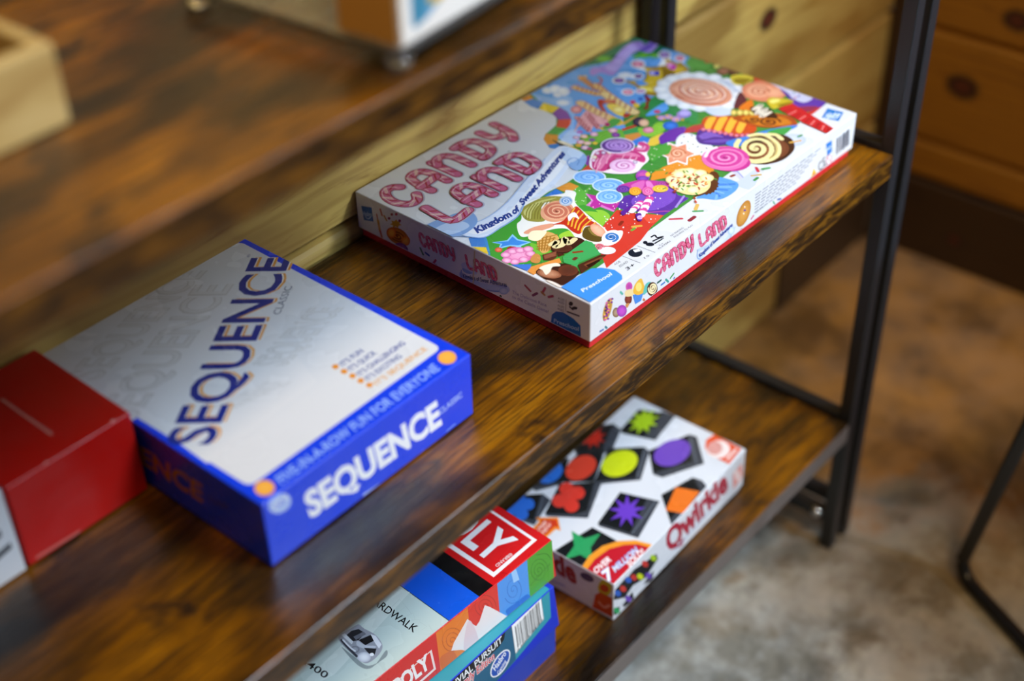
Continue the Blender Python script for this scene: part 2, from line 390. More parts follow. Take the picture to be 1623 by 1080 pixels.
ART = {
 'Ctop': [
  ["P","3f8a38",0,[235,264.9,399.4,264.4,401.9,32.4,42.3,27.6,9.2,37.5,8.5,136.9,19,127.2,37.2,127.1,58.3,128,81.3,131.5,106.8,133.2,128.4,130.4,148.3,130.9,158.1,149,173.9,168.7,169.6,186.3,181.7,200.7,203.3,204.9,215.7,215.3,218.7,238.2,222.8,256]],
  ["P","5fa2ea",0,[235,264.9,323.2,265.1,342.7,242.4,381.7,244.3,399.7,216.1,397.2,190.8,364.4,168.8,280.9,167.5,251.6,163.8,238.9,150.2,219.4,157.2,198.5,181.6,184.8,185.3,216.7,208.1,226,233.1]],
  ["P","8fbdf2",1,[236.3,263.5,241.2,242.1,253.1,226.9,206.4,185.8,187.8,178.5,186.9,189.8,217.8,199.2,229.5,213,232.7,230.8,229.3,246.1]],
  ["P","b9d4f6",1,[184,183.3,204.5,188.2,206.9,178.2,188.1,168.2,181.7,176.1]],
  ["E","c9dcf7","ecf3fd",251,256.1,3.3,-4.3,-5.4,-4.5],
  ["E","c9dcf7","ecf3fd",257.5,251.6,4,-5.1,-6.8,-5.7],
  ["E","c9dcf7","ecf3fd",258.6,242.6,4,-5.1,-7.2,-6],
  ["E","c9dcf7","ecf3fd",249.9,242.4,2.7,-3.4,-3.9,-3.3],
  ["E","c9dcf7","ecf3fd",240.8,227.8,4,-5,-4.4,-3.6],
  ["E","c9dcf7","ecf3fd",251.3,214.4,3.3,-4.2,-3.9,-3.2],
  ["E","c9dcf7","ecf3fd",324.1,217,4.7,-6,-5.4,-4.1],
  ["E","c9dcf7","ecf3fd",327.5,208.6,3.4,-4.3,-4.2,-3.2],
  ["E","c9dcf7","ecf3fd",310.5,214.7,3.3,-4.3,-3.8,-2.9],
  ["P","1f6f4e",0,[319,263.7,356.6,265,398.9,264,402.3,235.8,403.3,187.9,400.6,199.7,395.2,223.5,373.3,214.2,372.6,223.4,366.5,227.1,368.4,237.1,357.5,242.9,346,249.5,328.5,251.4,318.8,257.8,307.1,262.7]],
  ["E","2f8a3a","6fb53c",339.5,255.8,4.8,-6.2,-5.5,-4.4],
  ["E","2f8a3a","6fb53c",371.2,229.3,4.1,-5.3,-5.3,-4],
  ["E","2f8a3a","6fb53c",363.4,233.2,2.1,-2.7,-3.2,-2.5],
  ["E","2f8a3a","6fb53c",377.4,221.4,3.4,-4.4,-4.5,-3.4],
  ["P","4f9e46",1,[392.4,189.6,402.8,188.6,401.9,181.4,398.4,165.5,387.6,163.3,379.2,176.1,380.8,184]],
  ["P","a48be0",1,[304.4,246.2,315.3,252.2,326,246.5,338.6,246.6,364.9,254.3,385.6,257.4,395,251.6,391.5,243.3,400.2,242.7,400.9,233.3,382.2,227.8,377.7,231.4,376.6,239.1,365.7,240.6,344.9,234.5,322.5,226.9,315,226.6,313,239,304.2,240.4]],
  ["P","b9a8ee",1,[323.5,241.7,340.7,243.9,367,251.6,383.5,251.5,379.4,244,354.9,238,331.6,231.2,321.5,230.2]],
  ["P","6f57c4",1,[378.7,240.7,398.1,241.1,398.8,236,379.8,233]],
  ["S","8f86d6",0.9,1,[330.8,240.4,352.4,247.4,374.9,252]],
  ["S","8f86d6",0.9,1,[330.5,235.9,351.7,242.5,373.5,247.8]],
  ["S","8f86d6",0.9,1,[330.2,231.5,350.9,237.7,372.2,243.6]],
  ["P","d98f35",0,[220.8,264.4,233.5,263.2,229.3,255.4,220,257.9]],
  ["P","3f83d6",0,[219,259.2,229.3,255.4,229.2,242.5,216.7,238.2,215.5,247]],
  ["P","e8cc3c",0,[216.7,238.2,229.2,242.5,231.8,224.5,217.8,222.4]],
  ["P","8448a0",0,[217.8,222.4,231.8,224.5,229.5,213,220.7,200.9,212,210.1]],
  ["P","d5493a",0,[212,210.1,220.7,200.9,212.8,195.1,203.9,192.4,200.2,202.2]],
  ["P","4b9e48",0,[200.2,202.2,203.9,192.4,189.2,190.3,184.3,201.6]],
  ["P","de9236",0,[184.3,201.6,189.2,190.3,182.1,185.7,179.7,177,169.2,186.9,174.9,196.4]],
  ["P","3c7fc4",0,[169.2,186.9,176.5,181,176.6,169.3,168.1,176.7,165.7,181.3]],
  ["P","e0b62c",0,[178.4,172,181.6,168.1,180.2,156.5,177.3,161.9]],
  ["P","e7a9b0",1,[203.1,183.1,230.5,197.4,246,199.2,246.9,183.7,240.4,170.6,229.8,170.1,227,177.2,213.7,173.1,216.9,186.4]],
  ["S","a65a4a",6.5,1,[293.3,248.5,287.5,234,284.1,221.5]],
  ["S","d9a061",5,1,[293.3,248.5,287.5,234,284.1,221.5]],
  ["S","a65a4a",1.4,0,[287.2,241.8,296.7,246.9]],
  ["S","a65a4a",1.4,0,[285.6,236.9,295,242]],
  ["S","a65a4a",1.4,0,[283.9,232,293.3,237.1]],
  ["S","a65a4a",1.4,0,[282.3,227.2,291.7,232.2]],
  ["S","a65a4a",1.4,0,[280.7,222.4,290,227.4]],
  ["S","b0604a",7.5,1,[272.5,240.1,273.3,225.3,276.2,212.5]],
  ["S","dfb774",6,1,[272.5,240.1,273.3,225.3,276.2,212.5]],
  ["S","b0604a",1.4,0,[268.5,233.3,277.8,238.3]],
  ["S","b0604a",1.4,0,[269.2,228.3,278.5,233.3]],
  ["S","b0604a",1.4,0,[269.9,223.4,279.1,228.3]],
  ["S","b0604a",1.4,0,[270.6,218.4,279.8,223.4]],
  ["S","b0604a",1.4,0,[271.2,213.5,280.4,218.4]],
  ["S","a8503f",8.5,1,[289.6,225.9,282.8,209.5,278.2,195]],
  ["S","e6c487",7,1,[289.6,225.9,282.8,209.5,278.2,195]],
  ["S","a8503f",1.4,0,[283.3,218.7,292.6,223.6]],
  ["S","a8503f",1.4,0,[281.2,213.1,290.5,218]],
  ["S","a8503f",1.4,0,[279.2,207.5,288.5,212.4]],
  ["S","a8503f",1.4,0,[277.2,202,286.4,206.8]],
  ["S","a8503f",1.4,0,[275.2,196.5,284.4,201.2]],
  ["S","b8645a",10.5,1,[251.3,214.4,247.4,193.5,245.6,174.7]],
  ["S","e6c18a",9,1,[251.3,214.4,247.4,193.5,245.6,174.7]],
  ["S","b8645a",1.4,0,[246.1,205.9,255,210.7]],
  ["S","b8645a",1.4,0,[245,198.7,253.9,203.4]],
  ["S","b8645a",1.4,0,[244,191.6,252.9,196.2]],
  ["S","b8645a",1.4,0,[243,184.5,251.8,189.1]],
  ["S","b8645a",1.4,0,[242,177.4,250.8,182]],
  ["S","ad5545",11.5,1,[280.2,207.4,273.3,184.3,268.6,163.4]],
  ["S","e9cf93",10,1,[280.2,207.4,273.3,184.3,268.6,163.4]],
  ["S","ad5545",1.4,0,[273.9,198.2,283.1,203]],
  ["S","ad5545",1.4,0,[271.8,190.3,281,195]],
  ["S","ad5545",1.4,0,[269.8,182.3,278.8,187]],
  ["S","ad5545",1.4,0,[267.7,174.5,276.7,179.1]],
  ["S","ad5545",1.4,0,[265.6,166.7,274.6,171.2]],
  ["S","b5525c",5.5,1,[237.8,195.3,229.7,182,223.8,170.7]],
  ["S","dd9aa2",4,1,[237.8,195.3,229.7,182,223.8,170.7]],
  ["S","b5525c",1.4,0,[231.4,189.1,240.1,193.8]],
  ["S","b5525c",1.4,0,[228.9,184.7,237.6,189.3]],
  ["S","b5525c",1.4,0,[226.4,180.3,235,184.8]],
  ["S","b5525c",1.4,0,[223.9,175.9,232.5,180.4]],
  ["S","b5525c",1.4,0,[221.4,171.5,230,176]],
  ["S","b5525c",4.5,1,[226.2,199.3,218.9,185.3,213.7,173.1]],
  ["S","dd9aa2",3,1,[226.2,199.3,218.9,185.3,213.7,173.1]],
  ["S","b5525c",1.4,0,[220,192.9,228.7,197.6]],
  ["S","b5525c",1.4,0,[217.8,188.2,226.4,192.8]],
  ["S","b5525c",1.4,0,[215.5,183.5,224.1,188]],
  ["S","b5525c",1.4,0,[213.3,178.8,221.9,183.3]],
  ["S","b5525c",1.4,0,[211.1,174.2,219.6,178.6]],
  ["E","c95a5c","f0b0b0",238.2,209.2,3.3,-4.2,-5.9,-4.8],
  ["P","b3352c",1,[267.2,205.3,272.2,191.6,270.6,186.3,262.7,196.3,252.3,184,255.4,194.5]],
  ["P","ecd15a",1,[262.9,192.4,270.6,186.3,265.1,171.4,255.7,165.4,255.1,176.9]],
  ["E","d9b040","f5ea9c",263,177.7,3.9,-5,-6,-4.7],
  ["E","c95a5c","d98a5a",271.1,194.8,3.9,-5,-2.9,-2.3],
  ["E","a04a3a","e0b070",289.5,245.5,1.6,-2.1,-2.6,-2.1],
  ["E","e0c090","e0c090",296.9,245.8,1.2,-1.6,-1.9,-1.5],
  ["S","b84a40",2,1,[289.6,225.9,296,225.5,302,229.5,304.1,235.4]],
  ["S","8f86d6",1.6,1,[262.9,237.1,273,243.3,282.1,239.4]],
  ["P","e8b94a",1,[249.3,173.6,247.1,158.7,238.8,158.8,235.7,169.6]],
  ["P","b3352c",0,[261,169.5,263.8,162.4,255.9,161.6,254.2,165.6]],
  ["E","cf3a6a","cf3a6a",284,176.6,1.7,-2.2,-3.3,-2.5],
  ["E","e8c33c","e8c33c",280.5,169.9,2,-2.5,-3.8,-2.9],
  ["E","2a5fc0","2a5fc0",294,174.9,1.6,-2,-3.1,-2.3],
  ["E","3f9e46","3f9e46",286.9,165.5,1.7,-2.2,-3.3,-2.5],
  ["E","b3352c","b3352c",291.3,163.6,1.6,-2,-3,-2.3],
  ["E","1d4aa0","1d4aa0",302.8,174.9,1.4,-1.8,-2.8,-2.1],
  ["P","8c1f1f",1,[300.3,174.3,299.9,167.4,285.1,156.9,279.7,160.1,290.7,164.4]],
  ["P","2f8a4a",1,[295.6,165.5,305.3,156.9,309.6,122.2,286.4,105.6,284.7,128.7,275.4,147.6]],
  ["P","5fa2ea",1,[272.1,151.7,299.8,152.8,299.4,146,289.1,141,273.6,146.3]],
  ["E","cf3a5a","cf3a5a",283,146.9,2.1,-2.6,-2.5,-1.9],
  ["E","8f6fc0","d7a3c8",293.4,124.8,3.5,-4.5,-5.4,-3.9],
  ["E","8f6fc0","d7a3c8",281.5,132.8,2.6,-3.3,-3.9,-2.9],
  ["E","8f6fc0","d7a3c8",275.9,136.4,2.6,-3.2,-3.9,-2.9],
  ["E","8f6fc0","d7a3c8",282.4,124.5,2.8,-3.6,-4.3,-3.1],
  ["E","7c66c8","a796e0",296.5,124.5,3.9,-4.9,-6.4,-4.6],
  ["W","cfc4f0",1.2,2,296.5,124.5,3.2,-4.1,-5,-3.6],
  ["E","e0a94a","e0a94a",275.1,140.9,0.9,-1.1,-1.6,-1.2],
  ["E","e0a94a","e0a94a",275.4,133.4,0.9,-1.1,-1.6,-1.2],
  ["E","e0a94a","e0a94a",281.7,129.1,0.9,-1.1,-1.6,-1.2],
  ["E","e0a94a","e0a94a",281.3,122.4,0.9,-1.1,-1.6,-1.2],
  ["E","e0a94a","e0a94a",285.4,119,0.9,-1.1,-1.6,-1.1],
  ["E","e0a94a","e0a94a",282.6,134.9,0.9,-1.1,-1.6,-1.2],
  ["P","d7b23a",1,[225.1,169.1,249,166.8,247.5,161.7,240.5,160.1,224.3,163.2]],
  ["P","4f9e46",1,[226.4,167.4,245.2,171.7,248.6,163.8,237.5,160.4,225.8,163]],
  ["E","b0286a","b0286a",233.7,168,1.5,-1.9,-3,-2.4],
  ["P","6fb53c",1,[205.4,166.5,215.9,167,233.7,154.8,228.5,144.3,220.8,137.1,210.7,149.8,199.5,153.8,193.8,167.6]],
  ["P","cf9a4a",0,[241.3,155.5,268.9,155.8,261.5,158.1,247.1,158.7]],
  ["P","c9352c",0,[235.6,152.4,250.7,147.2,247.6,144.1,232.9,149]],
  ["P","3f9e56",0,[232.5,149.4,247.6,144.1,241,135.3,227.9,143.2]],
  ["P","df9040",0,[227.9,143.2,241,135.3,235.3,129,220.8,132,221.9,137.3]],
  ["P","3c80d8",0,[221.5,131.2,237.6,129.4,237,120.1,223.7,115.2,219.1,124.3]],
  ["P","e6c243",0,[224.5,115.8,238.6,121.3,254.7,118.1,235.3,108.8,223.9,111.6]],
  ["P","6a2f92",0,[235.3,108.8,254.7,118.1,276.6,107.6,261.8,105.7,252,101.1,238.1,102.1]],
  ["P","d0452f",0,[271.8,106.7,284.6,104.3,274.2,96.9,261.3,102.9]],
  ["E","2a2030","4a3a55",256.9,148,4,-5,-7.2,-5.5],
  ["E","d9a082","efc4a4",257.8,143.5,2.9,-3.6,-5.5,-4.2],
  ["P","8cc63c",1,[246.9,141.6,251.5,132.3,266.3,134.4,268.6,124.6,251.1,119.2,239.7,123.4,238,132.3]],
  ["E","cf4a7a","f0a8c0",249.2,131.8,3.2,-4,-4.7,-3.6],
  ["E","1d50b0","3a80e0",268.8,120.9,4.5,-5.6,-6.6,-4.8],
  ["S","dfb040",3,1,[257.2,114.9,261.8,110.7]],
  ["E","b06ac0","b06ac0",206.3,179.1,1.9,-2.4,-2.5,-2],
  ["E","e8a030","f0d0d8",202.3,170.5,2.2,-2.7,-2.8,-2.3],
  ["E","8f5fb0","f0d0d8",196.2,174.8,2.2,-2.7,-2.8,-2.3],
  ["E","c0508a","f0d0d8",192.2,166.3,2.5,-3.2,-3.2,-2.6],
  ["E","d9a93c","f0d0d8",194.4,160.2,2.3,-2.9,-2.9,-2.3],
  ["E","8f5fa0","f0d0d8",186.7,156.6,2.5,-3.2,-3.2,-2.6],
  ["E","d65aa8","f0d0d8",211.3,165.9,2.3,-2.9,-3,-2.4],
  ["E","c83a8a","f0d0d8",228,156.9,2.8,-3.5,-3.7,-2.9],
  ["E","7a4f9a","7a4f9a",201.8,160.9,1.9,-2.4,-2.4,-2],
  ["E","e0b040","e0b040",186.1,163.9,1.9,-2.4,-2.4,-2],
  ["E","a84a70","a84a70",187.7,152.1,1.6,-2.1,-2.1,-1.7],
  ["E","e8c040","e8c040",198.8,154.6,1.5,-1.9,-1.9,-1.6],
  ["E","4a1c6c","a050b0",222.9,149.6,2.5,-3.2,-3.6,-2.9],
  ["S","f0f4fb",9,1,[347.1,215.3,354,198.4,379.5,206.3]],
  ["P","a8841c",1,[313.8,210.4,319.9,202.7,327.8,196.5,346.6,207.9,348.8,217.2,355.6,206.4,368.7,199.7,379.5,210.4,380.1,205.4,378.1,191.6,386.9,196.6,380.8,188.1,372.8,174.2,358.2,177.1,335.4,175.1,308.1,168.2,305.6,186.4,311.8,193.8]],
  ["P","d9b92e",1,[316.2,205.4,325.2,195.9,336.2,197.4,348.6,209.4,353.3,199.3,365.4,195.9,376.7,205.6,370.8,188.9,372.1,179.1,348.3,178,326.9,178.2,313,173.2,309.5,185.3,316.9,195]],
  ["P","f2e26a",1,[315.1,189.5,317.3,179.1,314.2,175.4,309.8,185.6]],
  ["P","8a6a12",1,[360.7,197.9,358.8,180.2,339.2,178,327.6,177.4,344.9,186.2]],
  ["P","3a48c8",0,[342.7,202.9,348.3,203.7,352.7,196.1,344.9,190.3,339.2,197.6]],
  ["P","b9b4f4",0,[343.4,202.1,347.3,202.3,349.6,199.2,342.8,194.8,340.5,197.9]],
  ["P","5a9eee",0,[318.3,200.8,325.5,197.5,323.2,186.9,314.7,192]],
  ["P","c83ab8",0,[366.7,198.2,374.7,200,373.4,189.5,364.1,185.4,362.4,189.6]],
  ["P","f0a8e8",0,[367.8,197.6,372.9,198.4,372.7,194.5,365.4,191.8]],
  ["E","eef2fb","eef2fb",385.1,213.5,4.1,-5.3,-7.6,-5.6],
  ["E","3a1560","b08ad8",385.1,213.5,3.3,-4.2,-5.7,-4.2],
  ["E","eef2fb","eef2fb",388.3,196.9,3.4,-4.4,-6.7,-4.9],
  ["E","b02a68","e890b8",388.3,196.9,2.6,-3.3,-4.9,-3.6],
  ["E","eef2fb","eef2fb",351.4,222,4.6,-5.9,-7.3,-5.6],
  ["E","a81c58","f0a0c0",351.4,222,3.8,-4.9,-5.5,-4.2],
  ["E","eef2fb","eef2fb",311.2,214.6,4.2,-5.3,-6.2,-4.8],
  ["E","3a1560","9a70c8",311.2,214.6,3.3,-4.3,-4.5,-3.5],
  ["E","eef2fb","eef2fb",297.5,193,3.8,-4.9,-5.7,-4.4],
  ["E","c02a70","f0a8c8",297.5,193,3,-3.9,-4.1,-3.1],
  ["E","eef2fb","eef2fb",330.6,205.4,3.2,-4.1,-5.2,-4],
  ["E","4a2070","8a60b0",330.6,205.4,2.4,-3.1,-3.5,-2.6],
  ["E","eef2fb","eef2fb",306.6,184.4,3.4,-4.4,-4.6,-3.5],
  ["E","a06aa8","d8b0d8",306.6,184.4,2.6,-3.4,-3,-2.3],
  ["E","eef1f7","ffffff",341.7,138.5,14.9,-39.4,-32.4,-20],
  ["E","cfd5e2","f6f8fc",360.6,107.7,4.5,-5.8,-7.3,-4.9],
  ["E","cfd5e2","f6f8fc",348.9,103.1,4.5,-5.7,-7.2,-4.9],
  ["E","cfd5e2","f6f8fc",336.3,104,4.5,-5.7,-7.1,-4.8],
  ["E","cfd5e2","f6f8fc",324.5,110.1,4.5,-5.7,-7,-4.9],
  ["E","cfd5e2","f6f8fc",315.2,120.5,4.5,-5.7,-6.9,-4.9],
  ["E","cfd5e2","f6f8fc",309.8,133.7,4.5,-5.7,-6.9,-5],
  ["E","cfd5e2","f6f8fc",309.1,147.8,4.5,-5.8,-7,-5.1],
  ["E","cfd5e2","f6f8fc",313.3,160.8,4.6,-5.8,-7,-5.2],
  ["E","cfd5e2","f6f8fc",321.8,170.6,4.6,-5.9,-7.1,-5.3],
  ["E","cfd5e2","f6f8fc",333.5,175.7,4.6,-5.9,-7.2,-5.4],
  ["E","cfd5e2","f6f8fc",346.5,175.2,4.6,-5.9,-7.3,-5.4],
  ["E","cfd5e2","f6f8fc",358.8,169.1,4.6,-5.9,-7.4,-5.4],
  ["E","cfd5e2","f6f8fc",368.4,158.2,4.6,-5.9,-7.5,-5.3],
  ["E","cfd5e2","f6f8fc",373.8,144.5,4.6,-5.9,-7.5,-5.2],
  ["E","cfd5e2","f6f8fc",374.1,130,4.6,-5.9,-7.4,-5.1],
  ["E","cfd5e2","f6f8fc",369.4,117.1,4.5,-5.8,-7.4,-5],
  ["E","d98a6c","f6c4a8",340.6,137.8,11.1,-29.3,-23.5,-14.5],
  ["W","c8705a",4.2,3.4,340.6,137.8,9.6,-25.4,-20,-12.4],
  ["W","fbe0d0",1.4,3.3,342.7,138.1,9.2,-24.3,-18.8,-11.6],
  ["E","5a2f20","a87058",391.9,145.8,4.5,-5.8,-6.7,-4.6],
  ["E","3c2018","6a4030",395.6,136.6,3.7,-4.8,-4.9,-3.4],
  ["P","d8c43c",1,[388.5,134.6,398.2,126.6,400.7,116.8,388.5,112.9,376.3,117.7,377.8,126.6]],
  ["P","8f7a18",1,[383.3,128.2,391.4,122.1,393.7,114.9,381.5,115.4,378.2,121.8]],
  ["P","e8dc7c",1,[396.1,160.6,401.4,158.3,395.7,154.3,392.3,156.4]],
  ["E","c0392c","c0392c",400.3,171,2,-2.5,-2.8,-1.9],
  ["P","c0cbe0",1,[372.9,137.1,376.7,128,366.5,111,362.9,111.4,370.8,131.2]],
  ["P","c8452f",1,[398.9,114.8,401.4,107.1,395.1,95.9,392.1,108.2]],
  ["P","d98566",1,[378.2,113.2,396.6,106.8,397.2,88.8,390.6,71.9,374.7,71.4,362.8,80.3,359.5,90.7,360.8,101.5]],
  ["E","e39878","f4c2a4",378.9,95.2,8,-10.2,-11.9,-7.8],
  ["E","e39878","efb090",385.5,82.6,6.2,-7.9,-9.1,-5.9],
  ["W","c87458",2.4,2,377.9,94.5,5.8,-7.4,-8.6,-5.7],
  ["P","5a2230",1,[365.1,108.6,352.4,91.6,336.9,90.9,336.1,96]],
  ["P","5b35a0",1,[395.7,82.2,397,55.3,401.6,35.1,382.6,32.8,369.8,49.1,381.9,62.2]],
  ["P","c9cdea",1,[400.6,99.5,403.8,80.4,401.4,54,397,47.1,385.5,49.5,385.5,61.8,392.8,73.3]],
  ["S","5a3fb0",1.3,0,[399.4,88.3,402.4,88.4]],
  ["S","c05a90",1.3,0,[398.7,77.8,402.3,78.8]],
  ["S","3a8a80",1.3,0,[396.1,68.2,398.1,67.3]],
  ["S","5a3fb0",1.3,0,[391.8,59.6,395.1,60.3]],
  ["S","c05a90",1.3,0,[386.2,60.1,389.8,61.2]],
  ["P","c0322c",1,[371.3,35.2,389.8,31.9,374.9,30.7,369.6,31.5]],
  ["P","8a2a50",1,[371.9,50.5,386.9,35.5,374.8,34.7,368.4,42.8]],
  ["P","c9481c",1,[291.1,101.3,303.9,104.7,316,93.4,322.5,81.2,320.9,63.6,310.3,53.9,292.7,61,285.3,77.8,282.7,92.6]],
  ["P","edb23c",1,[304.4,102.2,309.6,97.5,295.5,91.8,280,86.5,280,92.1,293.2,98.6]],
  ["P","edb23c",1,[310.8,94.1,316.1,89.3,301.9,83.7,286.3,78.5,286.4,84.1,299.6,90.5]],
  ["P","edb23c",1,[317.2,85.9,322.5,81.2,308.3,75.7,292.6,70.5,292.7,76.1,306,82.4]],
  ["P","edb23c",1,[323.6,77.8,328.9,73.1,314.7,67.6,298.9,62.5,299.1,68.1,312.4,74.4]],
  ["P","7c1c14",1,[282.7,92.6,285.3,77.8,292.7,61,306.9,54.3,302.3,52.6,289,59.9,280.7,76,278.8,89.8]],
  ["P","c8d4ee",1,[315.4,114.2,326.4,106.3,329.9,91.8,322.3,89.4,312.1,96.4,310.4,106.4]],
  ["P","a8481a",1,[317.9,85,340.7,74,354.4,48.8,346.3,31.6,334.9,36.3,319.8,53.4,316.7,69]],
  ["P","c9761c",1,[321.9,78,338,69.5,348.1,48.8,342.8,36,333.4,42,321.4,57.2]],
  ["W","5a1c10",2.4,2,333.1,54,6.4,-8,-7.7,-5],
  ["W","5a1c10",2,1.5,327,67.7,4.3,-5.4,-4.9,-3.2],
  ["P","d9731c",1,[336.9,90.9,358.8,91.7,349.7,82.8,339.2,80]],
  ["E","a8861c","f0e080",326.8,89.7,1.9,-2.4,-4.9,-3.3],
  ["E","a8861c","f0e080",330.4,85.1,1.9,-2.4,-4.9,-3.3],
  ["E","a8861c","f0e080",333.9,80.6,1.9,-2.4,-4.9,-3.3],
  ["E","a8861c","f0e080",337.5,76.1,1.9,-2.4,-4.9,-3.3],
  ["P","3c1c14",1,[346.1,83.2,354.1,69.1,345.2,52.4,339.6,59.6,337.2,74.5]],
  ["S","e6dccb",3.4,1,[343.4,78.6,356.8,77.8,336.6,71.3,353.4,70,335.3,65,349.3,63.2]],
  ["P","b43a3c",1,[266.1,105.9,282.9,103.9,290.5,98.1,280,92.1,270.8,98]],
  ["P","6a2fa0",1,[245.7,116.3,264.3,115.8,276,108.8,262.9,102.2,245.9,101,235.9,106.2]],
  ["E","dfe4f0","f8fafc",250.1,84.6,-2,-16.9,-18.7,-7.9],
  ["E","dfe4f0","f8fafc",252.2,71,5.6,-7,-9.3,-6.5],
  ["S","6a5a20",1.2,0,[259,98.9,260.6,98.2]],
  ["S","503048",1.2,0,[266.8,95.7,265.1,93.5]],
  ["S","3f7a3a",1.2,0,[254.9,91.5,253.9,89.3]],
  ["S","6a5a20",1.2,0,[263.5,88,262.7,85.9]],
  ["S","503048",1.2,0,[247.8,93.4,250.2,93.6]],
  ["S","3f7a3a",1.2,0,[245.3,83.5,246.1,82.1]],
  ["S","6a5a20",1.2,0,[251.4,78.1,253.5,78]],
  ["S","503048",1.2,0,[239.8,73.8,242.3,74.3]],
  ["S","3f7a3a",1.2,0,[245.7,69.8,248.4,70.5]],
  ["S","6a5a20",1.2,0,[237.6,80.5,240,80.7]],
  ["S","503048",1.2,0,[256.3,71.7,254.6,69.5]],
  ["S","3f7a3a",1.2,0,[241.4,68.2,240.3,66]],
  ["S","6a5a20",1.2,0,[253.9,85.3,252.9,83.1]],
  ["P","4c2a86",1,[266.5,90.1,280.6,95.2,286.4,84.1,288.5,66.3,285.5,58.8,269.9,61.7,261.5,72.2,258.8,81.2]],
  ["P","7a58b8",1,[270.2,89.3,281.6,86.3,282.3,70.2,276.7,77.3,266.6,82.6]],
  ["P","6a48ac",1,[262.8,79.9,272.9,74.6,282,63.2,272.3,66]],
  ["P","3c80d8",1,[276,63.2,301.6,53.5,319.3,46.3,343.5,31.2,331.9,30.4,296.6,44.8,274,51]],
  ["P","3f9a46",1,[317.3,45,337.7,32.8,320.5,29.7,312.2,36.4]],
  ["E","b43a5c","e88aa0",282.3,93,1.4,-1.8,-2.7,-1.9],
  ["E","b43a5c","e88aa0",284,87.9,1.4,-1.8,-2.7,-1.9],
  ["E","b43a5c","e88aa0",285.6,82.8,1.4,-1.8,-2.7,-1.9],
  ["E","b43a5c","e88aa0",287.2,77.7,1.4,-1.8,-2.7,-1.9],
  ["E","b43a5c","e88aa0",288.8,72.7,1.4,-1.8,-2.7,-1.9],
  ["E","b43a5c","e88aa0",290.4,67.6,1.4,-1.8,-2.7,-1.9],
  ["E","b43a5c","e88aa0",292,62.6,1.4,-1.8,-2.7,-1.8],
  ["E","b43a5c","e88aa0",295.5,58.9,1.4,-1.8,-2.7,-1.8],
  ["E","b43a5c","e88aa0",299.1,55.2,1.4,-1.8,-2.7,-1.8],
  ["P","df8f2c",1,[207.8,79.9,237.4,71.4,240.4,64.1,228.5,43.7,217.3,43.8,201.9,59.4,185.6,79.8,198.4,81.1]],
  ["P","4aa03c",1,[211.8,103.5,233.3,105.7,245.9,101,229,92.8,213.7,93.9,204.9,94.2]],
  ["P","f4f0f0",0,[241.9,71.2,230.8,73.4,219.9,66.3,219,76.5,208.9,80,218.9,88.2,219.7,99,230.8,97,242,104.4,242.8,93.9,253.2,90.3,242.8,82]],
  ["P","df9070",0,[240.6,72.8,231,75.1,221.6,68.8,221,78,211.8,81,220.8,87.9,220.9,97.5,230.6,95.2,240.2,101.8,240.7,92.4,250.2,89.4,240.9,82.3]],
  ["E","df9070","f4c2a4",230.8,85.1,5.5,-6.9,-9.4,-6.9],
  ["W","c8704c",1.8,2,230.8,85.1,4.6,-5.7,-7.6,-5.6],
  ["S","c9c8f4",5,0,[239.3,30.1,227.2,7.6,216.2,-8.6]],
  ["S","8f96dc",1.2,0,[241.3,29.4,229.1,7,218,-9.2]],
  ["P","c3cdf0",1,[227.2,16.3,254.7,15.1,222.5,-0.9,220.2,20.4]],
  ["E","b8c4e4","cdd7f0",317.4,18.6,7.6,-9.6,-9.8,-6.2],
  ["P","3f2016",1,[278.6,48.8,297.7,50.9,313.4,42.5,319.8,30.6,317.4,18.6,302.6,7.8,281.2,5.9,265.2,13.5,259.8,25.6,266.1,39]],
  ["E","6b3a24","7c4830",293.5,22.9,8.3,-10.4,-15.2,-9.8],
  ["E","9c5a38","5c3020",277.5,32.1,7.6,-9.5,-13.1,-8.7],
  ["W","efe2a0",4.6,2.6,283.1,35.8,11.7,-14.7,-21.5,-14.3],
  ["S","efe2a0",5,1,[299,53.1,308.6,44.7,302.6,26.1,287.9,15.4,274.4,14.4,262.5,22.2,259.4,33.2]],
  ["S","efe2a0",4.6,1,[309.3,43.8,315.6,35.9,312.2,27.1]],
  ["S","b89a50",1,1,[297.7,50.9,306.3,43.8,301.4,26.9,287.3,16.8,275.2,16.2]],
  ["E","c02a8a","d850a8",247.3,39.5,11.6,-14.5,-12.7,-8.7],
  ["E","e05aa8","f0a0d0",251,47.3,13,-16.3,-17.8,-12.3],
  ["W","cf3f98",4.2,3,252.2,47.5,12,-15,-16,-11],
  ["S","fbe4f4",3,1,[241.8,62.3,253.1,66.2,261.9,64.3]],
  ["S","c02c3c",3,0,[255.5,16.9,251.1,12]],
  ["S","3c9a50",3,0,[256.2,10.8,261.7,7.4]],
  ["S","c8a040",2.4,0,[241.1,12.4,247.9,7.3]],
  ["S","3c8a3c",2.6,0,[325.5,17.8,330.6,17]],
  ["S","d8a848",2.6,0,[311.7,17.6,320.9,12.3]],
  ["S","3c8a3c",3,0,[236.5,6.2,241.7,6.4]],
  ["S","8a2a1c",3,0,[229,25.7,232.5,24.8]],
  ["S","dcb25c",3.4,0,[164.7,18,171.7,21]],
  ["S","4a9e5c",2.6,0,[161,17.5,166.4,12]],
  ["S","c8384c",2.6,0,[138.3,25.6,145.4,18.3]],
  ["S","8c2434",3.6,0,[147.1,11.7,154.3,11.7]],
  ["P","8a3c9c",1,[164.5,138.5,179,146.7,165.7,131.3]],
  ["P","d0452f",1,[148.6,132.5,164.8,135.2,165.7,131.3,158.7,125.7,151.5,129]],
